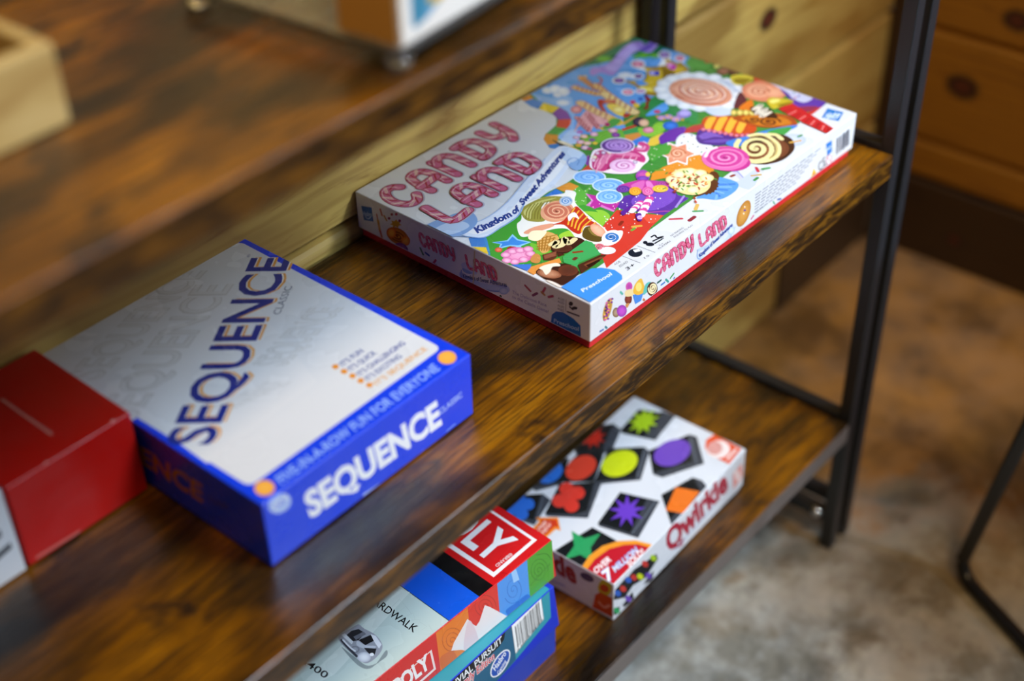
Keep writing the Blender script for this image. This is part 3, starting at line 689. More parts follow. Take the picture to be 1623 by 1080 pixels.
  ["P","4f9e3c",1,[222.2,113.2,232.6,106.2,238.9,98.3,225.8,91,217.8,95.1,207.8,98.9]],
  ["P","5cae40",1,[128.5,110.5,144.8,112.2,127.5,106.3,108.8,92.3,99.2,91.1,116.7,114.4,131.3,120.7]],
  ["P","df8f2c",1,[178.5,75.8,195.9,82.2,204.5,74.2,217.2,66.9,226.1,55.8,226.7,49.4,220.9,45.3,189,68.3]],
  ["P","5a2f9c",0,[125.1,72.2,143.8,78,162.9,65.2,186.2,60.7,174,43.2,175.9,32.9,140,33.1,134.2,47.9,125.3,61.5]],
  ["P","7a4cc0",1,[148,70.2,180.1,57.3,167,41.3,141.7,43.9,134.8,60.1]],
  ["S","a488e0",2,0,[156.9,32.9,175.9,38.2]],
  ["S","b0489c",1.6,0,[133.6,47.4,145.2,37,147.9,33.6]],
  ["P","cf3a2c",0,[121.2,69.1,125.3,61.5,127,54.2,140,33.1,117.8,30.2,96.4,24.5,47,21.4,75.9,57,98.9,63.5]],
  ["P","e2553c",1,[129.8,45.6,138.3,33.9,123.9,32.7,124,40.1]],
  ["P","b82c9a",0,[125.1,106.6,129.4,93.2,138.2,95.7,137.7,77.6,128.8,72.8,117,69.1,116.4,82.9,107.7,85.8,105.2,91.5,119.3,95.1]],
  ["P","d878c8",0,[107.7,93.6,119.3,95.1,125.1,106.6,125.5,103.5,120.4,93.8,108.6,89.9]],
  ["P","d878c8",0,[116.4,82.9,117,69.1,119.5,70,119.5,84.2]],
  ["P","8cc63c",1,[100.1,87.4,112.6,79.8,111.1,68.8,102.4,64.1,96.2,66.8,97.6,77.7]],
  ["E","dcecfd","dcecfd",148.8,121.1,9.1,-11.4,-9.7,-7.9],
  ["E","5a9ee8","a9d2fb",148.8,121.1,8.4,-10.4,-8.4,-6.8],
  ["W","5a9ee8",1.5,2.2,148.8,121.1,6.7,-8.3,-6.7,-5.4],
  ["S","8cc4f6",1.3,1,[141.2,130.5,137.9,120.9,141.2,115,148.7,110.8]],
  ["E","dcecfd","dcecfd",148.5,99.4,9,-11.2,-9.4,-7.4],
  ["E","5a9ee8","a9d2fb",148.5,99.4,8.3,-10.3,-8,-6.3],
  ["W","5a9ee8",1.5,2.2,148.5,99.4,6.6,-8.2,-6.4,-5.1],
  ["S","8cc4f6",1.3,1,[141,108.6,137.9,99.4,141.2,93.6,148.6,89.4]],
  ["E","dcecfd","dcecfd",134.3,87.1,7.3,-9.1,-9.2,-7.2],
  ["E","5a9ee8","a9d2fb",134.3,87.1,6.6,-8.1,-7.9,-6.2],
  ["W","5a9ee8",1.5,2.2,134.3,87.1,5.2,-6.5,-6.3,-5],
  ["S","8cc4f6",1.3,1,[128.4,94.4,124.8,86.2,127.3,81.5,133.5,78.5]],
  ["P","fbe9f5",1,[164,133.4,180.7,144.5,190.8,146.7,202.5,135,213.9,120.7,223.6,123.5,229.3,120.9,223.9,111.1,213.4,106.5,205.7,98.5,193.7,96.2,179.4,94.2,166.8,107,160.9,122.9]],
  ["P","c8387c",1,[166.8,132.8,180.4,141.9,191.6,142.7,200.4,128.7,210.4,119.1,207.8,104.6,198.6,98.8,196.7,109.8,189.1,122.2,175.8,118.6,164.7,116.7,161.2,125.4]],
  ["P","e27aa8",1,[167.9,128.5,186.1,134.8,195.2,129.3,183.2,126.7,164.6,121.2]],
  ["P","e27aa8",1,[193.8,128.1,205.8,119,205.6,107.5,199.9,114.5]],
  ["P","a02460",1,[167.9,117,186.6,122.5,197,112.3,187.1,116,174.1,115]],
  ["S","d04a88",7,1,[213.6,118.1,216.1,112,223.2,115.1,224.6,120.8]],
  ["S","f0a0c4",2,1,[214.9,118,217.3,113.5,222.3,115.6]],
  ["S","f4b0cc",1,1,[178.9,135,170.2,131.4,164,127.6]],
  ["S","f4b0cc",1,1,[186.1,134.8,177.2,131.3,171,127.5]],
  ["S","f4b0cc",1,1,[191.5,131,182.6,127.4,176.4,123.7]],
  ["S","f4b0cc",1,1,[173,127.9,164.3,124.4,158.2,120.7]],
  ["S","f4b0cc",1,1,[199.4,121,190.5,117.6,184.2,113.8]],
  ["S","f4b0cc",1,1,[202,114.9,193,111.5,186.8,107.8]],
  ["S","f4b0cc",1,1,[201.9,109.2,193,105.8,186.7,102.1]],
  ["E","e8b0dc","f6d4ee",182.5,110.2,7.3,-9.1,-9.3,-7.2],
  ["W","d078b8",1.6,2,183.1,109.5,5.6,-7,-7,-5.5],
  ["E","e0d860","f0e0f0",178.1,138.9,1.4,-1.7,-2.6,-2.1],
  ["E","b83a7c","f0e0f0",185.5,141.4,1.4,-1.7,-2.6,-2.1],
  ["E","5c2a80","f0e0f0",189.7,137.7,1.4,-1.7,-2.6,-2.1],
  ["E","c83a8c","f0e0f0",173.3,136.2,1.4,-1.7,-2.5,-2],
  ["E","d8c840","f0e0f0",193.8,134,1.4,-1.7,-2.6,-2.1],
  ["E","4a2470","f0e0f0",194.5,105.3,1.3,-1.7,-2.6,-2],
  ["E","e8ddf6","e8ddf6",207.9,135.7,9.8,-12.3,-11.4,-8.9],
  ["E","4c2078","8a50b8",207.9,135.7,9.1,-11.5,-10,-7.8],
  ["W","c8a0e0",2,3.2,207.9,135.7,8,-10.1,-8.5,-6.6],
  ["E","6c38a0","6c38a0",210.7,136.7,1.1,-1.4,-1.2,-0.9],
  ["E","8a3cb0","d058a8",179.6,85.5,3.9,-4.8,-8.3,-6.3],
  ["E","5a2c98","8a50c0",176.2,82.9,3.3,-4.1,-3.3,-2.5],
  ["E","e8a030","f8d060",184.5,83.6,1.3,-1.7,-3.4,-2.5],
  ["P","c03a9c",1,[152.6,91.5,164.7,87.4,174.1,81.3,183.4,64.1,180.1,57.3,168,61.4,153.8,79.1,148.3,85.9]],
  ["P","d868b8",1,[159.2,83.2,171.6,81.6,172.4,77.8,159.3,72.3]],
  ["P","e080c8",1,[173,77.2,175.7,73.7,167,62.8,163.7,66.9]],
  ["E","5a2890","8a58b8",151.1,85.2,3.7,-4.6,-4.6,-3.5],
  ["W","5a2890",1.1,2,151.1,85.2,2.8,-3.5,-3.4,-2.7],
  ["E","a03090","c868b8",179.7,64.7,3.3,-4.1,-3.6,-2.7],
  ["W","a03090",1.1,2,179.7,64.7,2.5,-3.1,-2.7,-2],
  ["E","e09020","f8c850",154.9,75,3.3,-4.1,-5.6,-4.3],
  ["W","e09020",1.1,2,154.9,75,2.5,-3.1,-4.2,-3.2],
  ["E","d84a9c","f4a0cc",161.8,66.5,3.2,-3.9,-5.9,-4.5],
  ["W","d84a9c",1.1,2,161.8,66.5,2.4,-2.9,-4.4,-3.4],
  ["E","d8a820","f8e070",172,60.6,4.4,-5.4,-4.9,-3.6],
  ["W","d8a820",1.1,2,172,60.6,3.3,-4.1,-3.7,-2.7],
  ["S","d8489c",7,0,[153.5,58.1,148.9,56.3]],
  ["S","d8489c",6,0,[143.3,60.1,140.5,59.6]],
  ["S","fbe8f4",7,0,[148.9,56.3,144.4,54.5]],
  ["S","fbe8f4",6,0,[140.5,59.6,137.7,59.1]],
  ["S","d8489c",7,0,[144.3,54.5,139.9,52.7]],
  ["S","d8489c",6,0,[137.7,59.1,135,58.6]],
  ["S","fbe8f4",7,0,[139.8,52.6,135.4,50.9]],
  ["S","fbe8f4",6,0,[135,58.6,132.2,58.2]],
  ["S","d8489c",7,0,[135.3,50.9,130.9,49.1]],
  ["S","d8489c",6,0,[132.2,58.2,129.5,57.7]],
  ["S","fbe8f4",7,0,[130.8,49.1,126.4,47.3]],
  ["S","fbe8f4",6,0,[129.5,57.7,126.7,57.2]],
  ["P","5c2090",1,[119.5,63.5,125.5,63.8,132.6,62.8,126.9,59.5,117.3,58.5]],
  ["P","5c2090",1,[125,51.6,129,49.2,120.6,41.8,118.4,44.4]],
  ["E","e8c8f0","c890e0",123.3,46,1.5,-1.8,-2.5,-1.9],
  ["E","fbf0f6","fbf0f6",124,57.5,0.2,-0.3,-0.5,-0.4],
  ["E","fbf0f6","fbf0f6",97.2,55.2,0.3,-0.3,-0.6,-0.5],
  ["E","fbf0f6","fbf0f6",100.7,65,0.4,-0.5,-0.9,-0.7],
  ["E","fbf0f6","fbf0f6",81.5,43.9,0.4,-0.5,-0.8,-0.7],
  ["E","fbf0f6","fbf0f6",134.8,68.6,0.2,-0.3,-0.5,-0.4],
  ["E","fbf0f6","fbf0f6",104.5,65.9,0.4,-0.5,-0.9,-0.7],
  ["E","fbf0f6","fbf0f6",92.5,59.6,0.4,-0.5,-0.9,-0.7],
  ["E","fbf0f6","fbf0f6",124.2,75.1,0.3,-0.3,-0.6,-0.5],
  ["E","fbf0f6","fbf0f6",137.5,38.1,0.3,-0.3,-0.6,-0.5],
  ["E","fbf0f6","fbf0f6",145.9,51.2,0.2,-0.3,-0.5,-0.4],
  ["E","fbf0f6","fbf0f6",157.1,54.9,0.3,-0.3,-0.7,-0.5],
  ["E","fbf0f6","fbf0f6",150.8,52.4,0.2,-0.3,-0.5,-0.4],
  ["E","fbf0f6","fbf0f6",99.3,61.8,0.2,-0.3,-0.5,-0.4],
  ["E","fbf0f6","fbf0f6",144.5,53.1,0.2,-0.3,-0.5,-0.4],
  ["E","fbf0f6","fbf0f6",81.9,46.6,0.4,-0.5,-0.8,-0.7],
  ["E","fbf0f6","fbf0f6",104.2,67.4,0.2,-0.3,-0.5,-0.4],
  ["E","fbf0f6","fbf0f6",121.1,58.2,0.4,-0.5,-0.9,-0.7],
  ["E","fbf0f6","fbf0f6",81.1,45.2,0.4,-0.5,-0.8,-0.7],
  ["E","fbf0f6","fbf0f6",159.8,51.6,0.4,-0.5,-0.9,-0.7],
  ["E","fbf0f6","fbf0f6",148.1,68.5,0.4,-0.5,-0.9,-0.7],
  ["E","fbf0f6","fbf0f6",106.3,63.9,0.4,-0.5,-0.9,-0.7],
  ["E","fbf0f6","fbf0f6",103.3,48,0.4,-0.5,-0.9,-0.7],
  ["E","fbf0f6","fbf0f6",109.1,39.3,0.3,-0.3,-0.6,-0.5],
  ["E","fbf0f6","fbf0f6",83.2,49.1,0.3,-0.3,-0.6,-0.5],
  ["E","fbf0f6","fbf0f6",121.9,56.7,0.4,-0.5,-0.9,-0.7],
  ["E","fbf0f6","fbf0f6",133,45.7,0.4,-0.5,-0.9,-0.7],
  ["E","fbf0f6","fbf0f6",116,60.3,0.2,-0.3,-0.5,-0.4],
  ["E","fbf0f6","fbf0f6",122,72.2,0.2,-0.3,-0.5,-0.4],
  ["E","fbf0f6","fbf0f6",124,68,0.4,-0.5,-0.9,-0.7],
  ["E","fbf0f6","fbf0f6",155.7,60.2,0.4,-0.5,-0.9,-0.7],
  ["E","fbf0f6","fbf0f6",128.1,37.9,0.4,-0.5,-0.9,-0.7],
  ["E","fbf0f6","fbf0f6",123.1,36.1,0.2,-0.3,-0.5,-0.4],
  ["E","fbf0f6","fbf0f6",131.2,65.6,0.3,-0.3,-0.6,-0.5],
  ["E","fbf0f6","fbf0f6",141.2,64.2,0.3,-0.3,-0.7,-0.5],
  ["E","fbf0f6","fbf0f6",87.3,48.4,0.3,-0.3,-0.6,-0.5],
  ["E","fbf0f6","fbf0f6",77.3,49.8,0.2,-0.3,-0.5,-0.4],
  ["E","fbf0f6","fbf0f6",129.7,75.5,0.2,-0.3,-0.5,-0.4],
  ["E","fbf0f6","fbf0f6",150.5,68.2,0.2,-0.3,-0.5,-0.4],
  ["E","fbf0f6","fbf0f6",99.7,39.6,0.3,-0.3,-0.6,-0.5],
  ["E","fbf0f6","fbf0f6",134.2,72.7,0.4,-0.5,-0.9,-0.7],
  ["E","fbf0f6","fbf0f6",138,49.3,0.2,-0.3,-0.5,-0.4],
  ["E","fbf0f6","fbf0f6",106.2,70.3,0.4,-0.5,-0.9,-0.7],
  ["E","fbf0f6","fbf0f6",136.5,53.8,0.4,-0.5,-0.9,-0.7],
  ["E","fbf0f6","fbf0f6",130.7,35.1,0.2,-0.3,-0.5,-0.4],
  ["E","fbf0f6","fbf0f6",145.1,43,0.2,-0.3,-0.5,-0.4],
  ["E","fbf0f6","fbf0f6",99.5,57.8,0.2,-0.3,-0.5,-0.4],
  ["E","fbf0f6","fbf0f6",90,51.1,0.2,-0.3,-0.5,-0.4],
  ["E","fbf0f6","fbf0f6",109.4,63.6,0.4,-0.5,-0.9,-0.7],
  ["E","fbf0f6","fbf0f6",126.3,52.9,0.2,-0.3,-0.5,-0.4],
  ["E","fbf0f6","fbf0f6",114,44.2,0.3,-0.3,-0.6,-0.5],
  ["E","fbf0f6","fbf0f6",74.4,47.5,0.3,-0.3,-0.6,-0.5],
  ["E","fbf0f6","fbf0f6",117.9,47.4,0.4,-0.5,-0.9,-0.7],
  ["E","f4f8e8","f4f8e8",139.4,102.5,0.2,-0.3,-0.5,-0.4],
  ["E","f4f8e8","f4f8e8",125.6,113.7,0.2,-0.3,-0.5,-0.4],
  ["E","f4f8e8","f4f8e8",109.9,104.7,0.2,-0.3,-0.5,-0.4],
  ["E","f4f8e8","f4f8e8",94.2,93,0.2,-0.3,-0.5,-0.4],
  ["E","f4f8e8","f4f8e8",112,87.4,0.2,-0.3,-0.5,-0.4],
  ["E","f4f8e8","f4f8e8",118.6,113.9,0.2,-0.3,-0.5,-0.4],
  ["E","f4f8e8","f4f8e8",119.9,101.9,0.2,-0.3,-0.5,-0.4],
  ["E","f4f8e8","f4f8e8",119.5,86.4,0.2,-0.3,-0.5,-0.4],
  ["E","f4f8e8","f4f8e8",125.5,105.3,0.2,-0.3,-0.5,-0.4],
  ["E","f4f8e8","f4f8e8",133.7,108.1,0.2,-0.3,-0.5,-0.4],
  ["E","f4f8e8","f4f8e8",112.3,108.2,0.2,-0.3,-0.5,-0.4],
  ["E","f4f8e8","f4f8e8",133.3,108.8,0.2,-0.3,-0.5,-0.4],
  ["E","f4f8e8","f4f8e8",99,97.7,0.2,-0.3,-0.5,-0.4],
  ["E","f4f8e8","f4f8e8",127.8,119.8,0.2,-0.3,-0.5,-0.4],
  ["E","f4f8e8","f4f8e8",115.5,93.4,0.2,-0.3,-0.5,-0.4],
  ["E","f4f8e8","f4f8e8",107.3,91.2,0.2,-0.3,-0.5,-0.4],
  ["E","f4f8e8","f4f8e8",125.5,118.2,0.2,-0.3,-0.5,-0.4],
  ["E","f4f8e8","f4f8e8",114.3,101.5,0.2,-0.3,-0.5,-0.4],
  ["E","f4f8e8","f4f8e8",128.5,109.2,0.2,-0.3,-0.5,-0.4],
  ["E","f4f8e8","f4f8e8",114.7,99.9,0.2,-0.3,-0.5,-0.4],
  ["E","f4f8e8","f4f8e8",95.2,91.5,0.2,-0.3,-0.5,-0.4],
  ["E","f4f8e8","f4f8e8",119.9,95.5,0.2,-0.3,-0.5,-0.4],
  ["E","f4f8e8","f4f8e8",92.2,89.3,0.2,-0.3,-0.5,-0.4],
  ["E","f4f8e8","f4f8e8",127.3,118.6,0.2,-0.3,-0.5,-0.4],
  ["E","f4f8e8","f4f8e8",103.7,100.3,0.2,-0.3,-0.5,-0.4],
  ["E","f4f8e8","f4f8e8",124.9,117.4,0.2,-0.3,-0.5,-0.4],
  ["E","f8f4e0","f8f4e0",201.6,92,0.3,-0.3,-0.6,-0.4],
  ["E","f8f4e0","f8f4e0",197.5,80.2,0.3,-0.3,-0.6,-0.4],
  ["E","f8f4e0","f8f4e0",224.9,106.6,0.3,-0.4,-0.6,-0.4],
  ["E","f8f4e0","f8f4e0",217.9,67.9,0.3,-0.3,-0.6,-0.4],
  ["E","f8f4e0","f8f4e0",214.4,102,0.3,-0.4,-0.6,-0.4],
  ["E","f8f4e0","f8f4e0",204.5,65.6,0.3,-0.3,-0.6,-0.4],
  ["E","f8f4e0","f8f4e0",221.1,82.1,0.3,-0.4,-0.6,-0.4],
  ["E","f8f4e0","f8f4e0",228.4,68.9,0.3,-0.3,-0.6,-0.4],
  ["E","f8f4e0","f8f4e0",200.2,76.7,0.3,-0.3,-0.6,-0.4],
  ["E","f8f4e0","f8f4e0",214.9,71.7,0.3,-0.3,-0.6,-0.4],
  ["E","f8f4e0","f8f4e0",224.9,104.1,0.3,-0.4,-0.6,-0.4],
  ["E","f8f4e0","f8f4e0",215.2,94.1,0.3,-0.4,-0.6,-0.4],
  ["E","f8f4e0","f8f4e0",233,68.2,0.3,-0.4,-0.6,-0.4],
  ["E","f8f4e0","f8f4e0",189.2,83.5,0.3,-0.3,-0.6,-0.4],
  ["E","f8f4e0","f8f4e0",200.5,77.5,0.3,-0.3,-0.6,-0.4],
  ["E","f8f4e0","f8f4e0",208.3,96.7,0.3,-0.4,-0.6,-0.4],
  ["E","f8f4e0","f8f4e0",222,87.8,0.3,-0.4,-0.6,-0.4],
  ["E","f8f4e0","f8f4e0",206.1,69,0.3,-0.3,-0.6,-0.4],
  ["E","f8f4e0","f8f4e0",229.9,70.3,0.3,-0.4,-0.6,-0.4],
  ["E","f8f4e0","f8f4e0",214.3,98.8,0.3,-0.4,-0.6,-0.4],
  ["S","8a2a1c",3.2,0,[104.5,52.8,109.5,54.1]],
  ["S","e0a848",3,0,[108.9,42.4,114.4,38.1]],
  ["S","6aa83c",2.4,0,[104,39.7,108.1,39.7]],
  ["S","6a9a30",2.6,0,[194.6,82.3,198.6,78.7]],
  ["P","de9236",0,[115.7,131.8,130.9,129.5,130.8,118.6,116.3,117.5,115.6,123.8]],
  ["P","2f76d0",0,[98.7,131.3,115,131.3,113.7,122.1,105.3,123.1]],
  ["P","5a9ae6",1,[180.6,28.4,206.2,28.5,220,34.6,223.9,15.8,211,8.8,191.1,11,183.1,23.1]],
  ["S","3f7cd0",2.2,0,[207.8,28.8,220.1,15.9]],
  ["S","7fb4f0",2.2,0,[205.3,26.5,213.8,15.4]],
  ["S","3f7cd0",2.2,0,[202.7,24.1,207.5,15]],
  ["S","7fb4f0",2.2,0,[200.1,21.8,201.2,14.6]],
  ["S","3f7cd0",2.2,0,[197.6,19.5,195,14.2]],
  ["S","7fb4f0",2.2,0,[195.1,17.2,188.8,13.8]],
  ["P","5a2f18",1,[180.9,30.3,198.2,24.7,221.4,32.9,224.6,43.2,198.8,37.7]],
  ["P","5a2f18",0,[211.8,26.2,208.8,26,206.9,23.4,204.3,24,201.8,21.7,199.9,23,196.9,21.1,195.8,23,192.6,21.7,192.4,24,189.2,23.4,189.9,26,187,26.2,188.5,28.8,186.2,29.7,188.4,32.2,186.7,33.8,189.5,35.9,188.7,38,191.8,39.6,191.9,42.1,195.1,43,196.1,45.7,199.1,45.9,200.9,48.6,203.6,48,206.1,50.4,208.1,49.1,211.1,51.1,212.3,49.2,215.5,50.6,215.8,48.1,219,48.8,218.3,46.1,221.3,46,219.7,43.2,222.1,42.3,219.8,39.8,221.5,38.2,218.6,36,219.4,33.9,216.2,32.3,216.1,29.8,212.8,28.9]],
  ["E","efd88c","fbf2c4",198,48,7.3,-17.2,-19.1,-11.7],
  ["E","e8cf7c","fdf6d0",191.1,61.3,3.9,-4.9,-5.7,-4.1],
  ["E","e8cf7c","fdf6d0",201.9,61.9,3.9,-4.9,-5.7,-4.2],
  ["E","e8cf7c","fdf6d0",211.2,57.5,3.9,-4.9,-5.8,-4.2],
  ["E","e8cf7c","fdf6d0",214.4,48.8,3.9,-4.9,-5.8,-4.1],
  ["E","e8cf7c","fdf6d0",212.1,39.9,3.9,-4.9,-5.8,-4],
  ["E","e8cf7c","fdf6d0",200.6,35.4,3.9,-4.8,-5.7,-4],
  ["E","e8cf7c","fdf6d0",188.1,37.3,3.9,-4.8,-5.6,-4],
  ["E","e8cf7c","fdf6d0",183.9,47,3.9,-4.8,-5.6,-4],
  ["E","e8cf7c","fdf6d0",185.8,53.8,3.9,-4.8,-5.6,-4.1],
  ["S","8a2a1c",1.5,0,[182,61.8,181.6,59.4]],
  ["S","4a9a3c",1.5,0,[189.4,53.3,191.7,52.8]],
  ["S","c8452f",1.5,0,[193.6,47.8,195.6,46.9]],
  ["S","e08a2c",1.5,0,[196.6,39.7,199.8,40.7]],
  ["S","5a8a30",1.5,0,[201.5,43.9,200.2,41.3]],
  ["S","a8381c",1.5,0,[176.1,48.4,178.8,48.5]],
  ["S","8a2a1c",1.5,0,[200.7,46.8,202.1,45.4]],
  ["S","4a9a3c",1.5,0,[215.5,34,215.2,31.7]],
  ["S","c8452f",1.5,0,[197.3,69.8,199.7,69.4]],
  ["S","e08a2c",1.5,0,[203.1,57.7,201.6,55]],
  ["S","5a8a30",1.5,0,[209,62.8,207.2,60.1]],
  ["S","a8381c",1.5,0,[200,36.1,199.6,33.8]],
  ["S","8a2a1c",1.5,0,[191.7,51.5,191.8,49.4]],
  ["S","4a9a3c",1.5,0,[210.9,60.9,209.8,58.2]],
  ["S","c8452f",1.5,0,[210.2,53.4,208.1,50.7]],
  ["S","e08a2c",1.5,0,[196.4,48.8,198.4,48]],
  ["S","5a8a30",1.5,0,[204.4,47.1,203.6,44.6]],
  ["S","a8381c",1.5,0,[179,30.1,177.4,27.5]],
  ["S","8a2a1c",1.5,0,[193.2,47.6,194.4,46.1]],
  ["S","4a9a3c",1.5,0,[183.8,46.5,182.5,43.9]],
  ["S","c8452f",1.5,0,[187.4,60.2,190.7,61.5]],
  ["S","e08a2c",1.5,0,[181.7,53.9,179.3,51.3]],
  ["S","5a8a30",1.5,0,[183.9,49.8,187,50.5]],
  ["S","a8381c",1.5,0,[208.7,48,210.5,47]],
  ["S","8a2a1c",1.5,0,[174.9,48.8,174.2,46.3]],
  ["S","4a9a3c",1.5,0,[185.4,32.7,184.1,30.1]],
  ["S","c8452f",1.5,0,[194.8,64.8,194.8,62.5]],
  ["S","e08a2c",1.5,0,[203.4,51.9,203.7,49.8]],
  ["S","5a8a30",1.5,0,[193.6,41.7,194.7,40.1]],
  ["S","a8381c",1.5,0,[205.1,47.5,206.3,46]],
  ["S","8a2a1c",1.5,0,[189.3,60.9,192,60.9]],
  ["S","4a9a3c",1.5,0,[173.4,58.4,175.5,57.7]],
  ["S","c8452f",1.5,0,[198.6,41.9,197.6,39.4]],
  ["S","e08a2c",1.5,0,[193.4,57.9,191.9,55.2]],
  ["S","5a8a30",1.5,0,[201.2,44.6,202.1,43]],
  ["S","a8381c",1.5,0,[194.6,36.1,192.2,33.6]],
  ["S","8a2a1c",1.5,0,[200.9,51.2,200.2,48.7]],
  ["S","4a9a3c",1.5,0,[189.8,45,189.9,42.9]],
  ["S","c8452f",1.5,0,[195.9,59.7,197.4,58.4]],
  ["S","e08a2c",1.5,0,[212.2,41.1,210.1,38.5]],
  ["S","5a8a30",1.5,0,[189.4,52.1,192.6,53]],
  ["S","a8381c",1.5,0,[203.1,52.5,201.5,49.8]],
  ["S","8a2a1c",1.5,0,[186.1,51.9,189,52.3]],
  ["S","4a9a3c",1.5,0,[211,50.8,210.5,48.4]],
  ["S","c8452f",1.5,0,[203,38.8,205.8,38.7]],
  ["S","e08a2c",1.5,0,[201.6,33.8,204.1,33.5]],
  ["S","5a8a30",1.5,0,[186.9,47,190.2,48.4]],
  ["S","a8381c",1.5,0,[180.8,50.3,180.7,48]],
  ["S","8a2a1c",1.5,0,[207.3,46.9,209.1,45.9]],
  ["S","4a9a3c",1.5,0,[201.3,52.5,204,52.4]],
  ["S","c8452f",1.5,0,[198.9,43.9,196.8,41.3]],
  ["S","e08a2c",1.5,0,[195.7,67.3,198,66.7]],
  ["S","5a8a30",1.5,0,[191.3,44.9,192.1,43.1]],
  ["S","a8381c",1.5,0,[187.9,54.7,191,55.3]],
  ["S","8a2a1c",1.5,0,[199.4,50,199.2,47.7]],
  ["S","4a9a3c",1.5,0,[200,55.4,203.2,56.2]],
  ["S","c8452f",1.5,0,[175,25.7,172.8,23.1]],
  ["S","e08a2c",1.5,0,[202.8,35.1,206,36.1]],
  ["S","5a8a30",1.5,0,[195,71.8,197.9,72.1]],
  ["S","a8381c",1.5,0,[200,55.9,202.7,55.9]],
  ["P","3f9a34",1,[18.9,127,63.8,124.2,59.3,112.9,68.9,103.9,109.7,96,95.5,62.9,38.7,47.6,29.6,58.8,-3.8,89.4,1.4,108.7]],
  ["P","8cc63c",1,[101.3,89.2,108.2,77.8,103.5,66.9,92.9,63.3,99.2,77.8]],
  ["P","6fb838",1,[35.9,92.7,37.6,74.9,33.7,69.2,26.8,77.7]],
  ["P","9ccc3c",1,[60.1,81.8,71.2,79,67.5,70,55.9,73.6]],
  ["P","3c7cc8",0,[8.5,137,17.1,127.9,7.6,116.8,0.7,126.6]],
  ["P","e8c436",0,[0,126,7.4,116.5,2,108,-0.9,111.5]],
  ["P","3f88c8",1,[17.1,127.9,16.9,124,1.3,106.1,3.6,111.2]],
  ["P","f2f0ea",1,[49.6,119.4,58.5,122.2,77.3,136,99.2,129.5,113.1,121.1,118.6,123.1,121.2,114,109.2,105.4,102.1,91.1,92.7,60.7,90.3,52.9,98.6,45.4,86.7,38.5,75.5,38.9,70.3,45.3,64,63.6,71.3,81.6,63.1,91.7,43.6,99.4,38.3,105.8]],
  ["P","9a9440",1,[69,132,81.7,133.5,99.2,129.5,108.2,118.3,103.2,112.8,92.1,123.5,81.4,119.5,77,110.7,67.7,105.3,60.6,114.1,61.1,121.9]],
  ["P","c8c474",1,[69.1,128.9,89.9,129.2,103.8,120.8,90.9,125,77.9,123.9,63.3,116.4]],
  ["S","827c30",1,1,[60.9,119.3,70.9,126.7,81.5,130.8]],
  ["S","827c30",1,1,[62.5,117.4,72.5,124.8,84.2,129.3]],
  ["S","827c30",1,1,[64,115.5,74,122.9,86.8,127.8]],
  ["S","827c30",1,1,[65.6,113.6,75.6,121,89.5,126.3]],
  ["S","827c30",1,1,[67.1,111.7,77.2,119,92.1,124.8]],
  ["S","827c30",1,1,[68.6,109.8,78.7,117.1,94.7,123.2]],
  ["S","827c30",1,1,[70.2,107.9,80.3,115.2,97.4,121.7]],
  ["E","e09a74","f4c4a0",87.1,106.8,12.4,-7.9,-11.7,-11.8],
  ["W","c87058",3,3,87.1,106.8,7.4,-9.2,-10.6,-8.9],
  ["E","9fb0c4","dfe8f4",104.4,111.3,3.6,-4.5,-6.2,-5.1],
  ["W","6a9ad0",1.5,2,104.4,111.3,2.8,-3.4,-4.5,-3.7],
  ["P","e8a080",1,[56.4,105.5,69.2,98,65.8,93.9,46.2,101.6,44,107]],
  ["P","c0301c",1,[68.5,96.1,79.7,93.3,102.1,99.6,101.5,91.8,94.6,77.7,92.3,64,84.7,73.3,72.5,69.3,71,76.5,74.3,88.9]],
  ["S","eab038",1.4,1,[100.7,98.5,88.7,93.5,76.7,86]],
  ["S","eab038",1.4,1,[99.4,92.7,87.2,88.6,76.3,82]],
  ["S","eab038",1.4,1,[98.1,87,85.7,83.7,75.9,78.1]],
  ["S","eab038",1.4,1,[96.7,81.3,84.2,78.9,75.5,74.2]],
  ["S","eab038",1.4,1,[95.4,75.7,82.8,74.1,75.2,70.3]],
  ["S","eab038",1.4,1,[94.1,70.1,81.3,69.4,74.8,66.5]],
  ["P","eef0f4",1,[87.5,94.9,95.2,93.9,89.3,84.3,89.1,90.2,81.3,88.6]],
  ["P","5c4a1c",1,[83.4,72.2,90.4,63.6,85.8,52.9,73.7,49.1,69.2,57.2,71,65.8]],
  ["P","8a7434",1,[83.2,69.7,87.3,64.7,80.3,54.4,77.5,60.4]],
  ["E","e39878","f2bfa0",85.8,61.1,-2.3,-9.6,-6.3,-2],
  ["E","f2f4f8","ffffff",84.7,46.2,9,-2.8,-6.3,-7.3],
  ["W","3a78c0",2.4,2.2,84.7,46.2,3.6,-4.4,-5.3,-4.2],
  ["E","dfe6f2","ffffff",66.7,36.6,4.6,-5.6,-4.4,-3.5],
  ["W","e07a8a",1.6,2,66.6,44.6,2.5,-3.1,-3.9,-3.1],
  ["P","8ac6f4",0,[15.8,117.4,26.2,109.9,36.2,112.6,33.3,103.9,37.1,92.6,27.5,95.1,23.1,92.6,21.7,102.2,11.5,106.7,18.3,110.3]],
  ["P","3c88dc",0,[17.3,115.6,25.8,108.3,33.6,110.3,31.5,103.5,35,94.4,26.4,97.8,22.9,103.3,15.2,107.5,19.8,109.2]],
  ["P","d8a860",1,[44.5,92.9,57,93.8,56.2,78.6,35,72.8,31,77.7]],
  ["S","a8742c",1.2,0,[49.6,94.7,31.7,79.5]],
  ["S","a8742c",1.2,0,[43.2,91.7,58.9,83.3]],
  ["S","a8742c",1.2,0,[50.8,91.6,32.9,77.9]],
  ["S","a8742c",1.2,0,[40.4,89.3,54.2,81]],
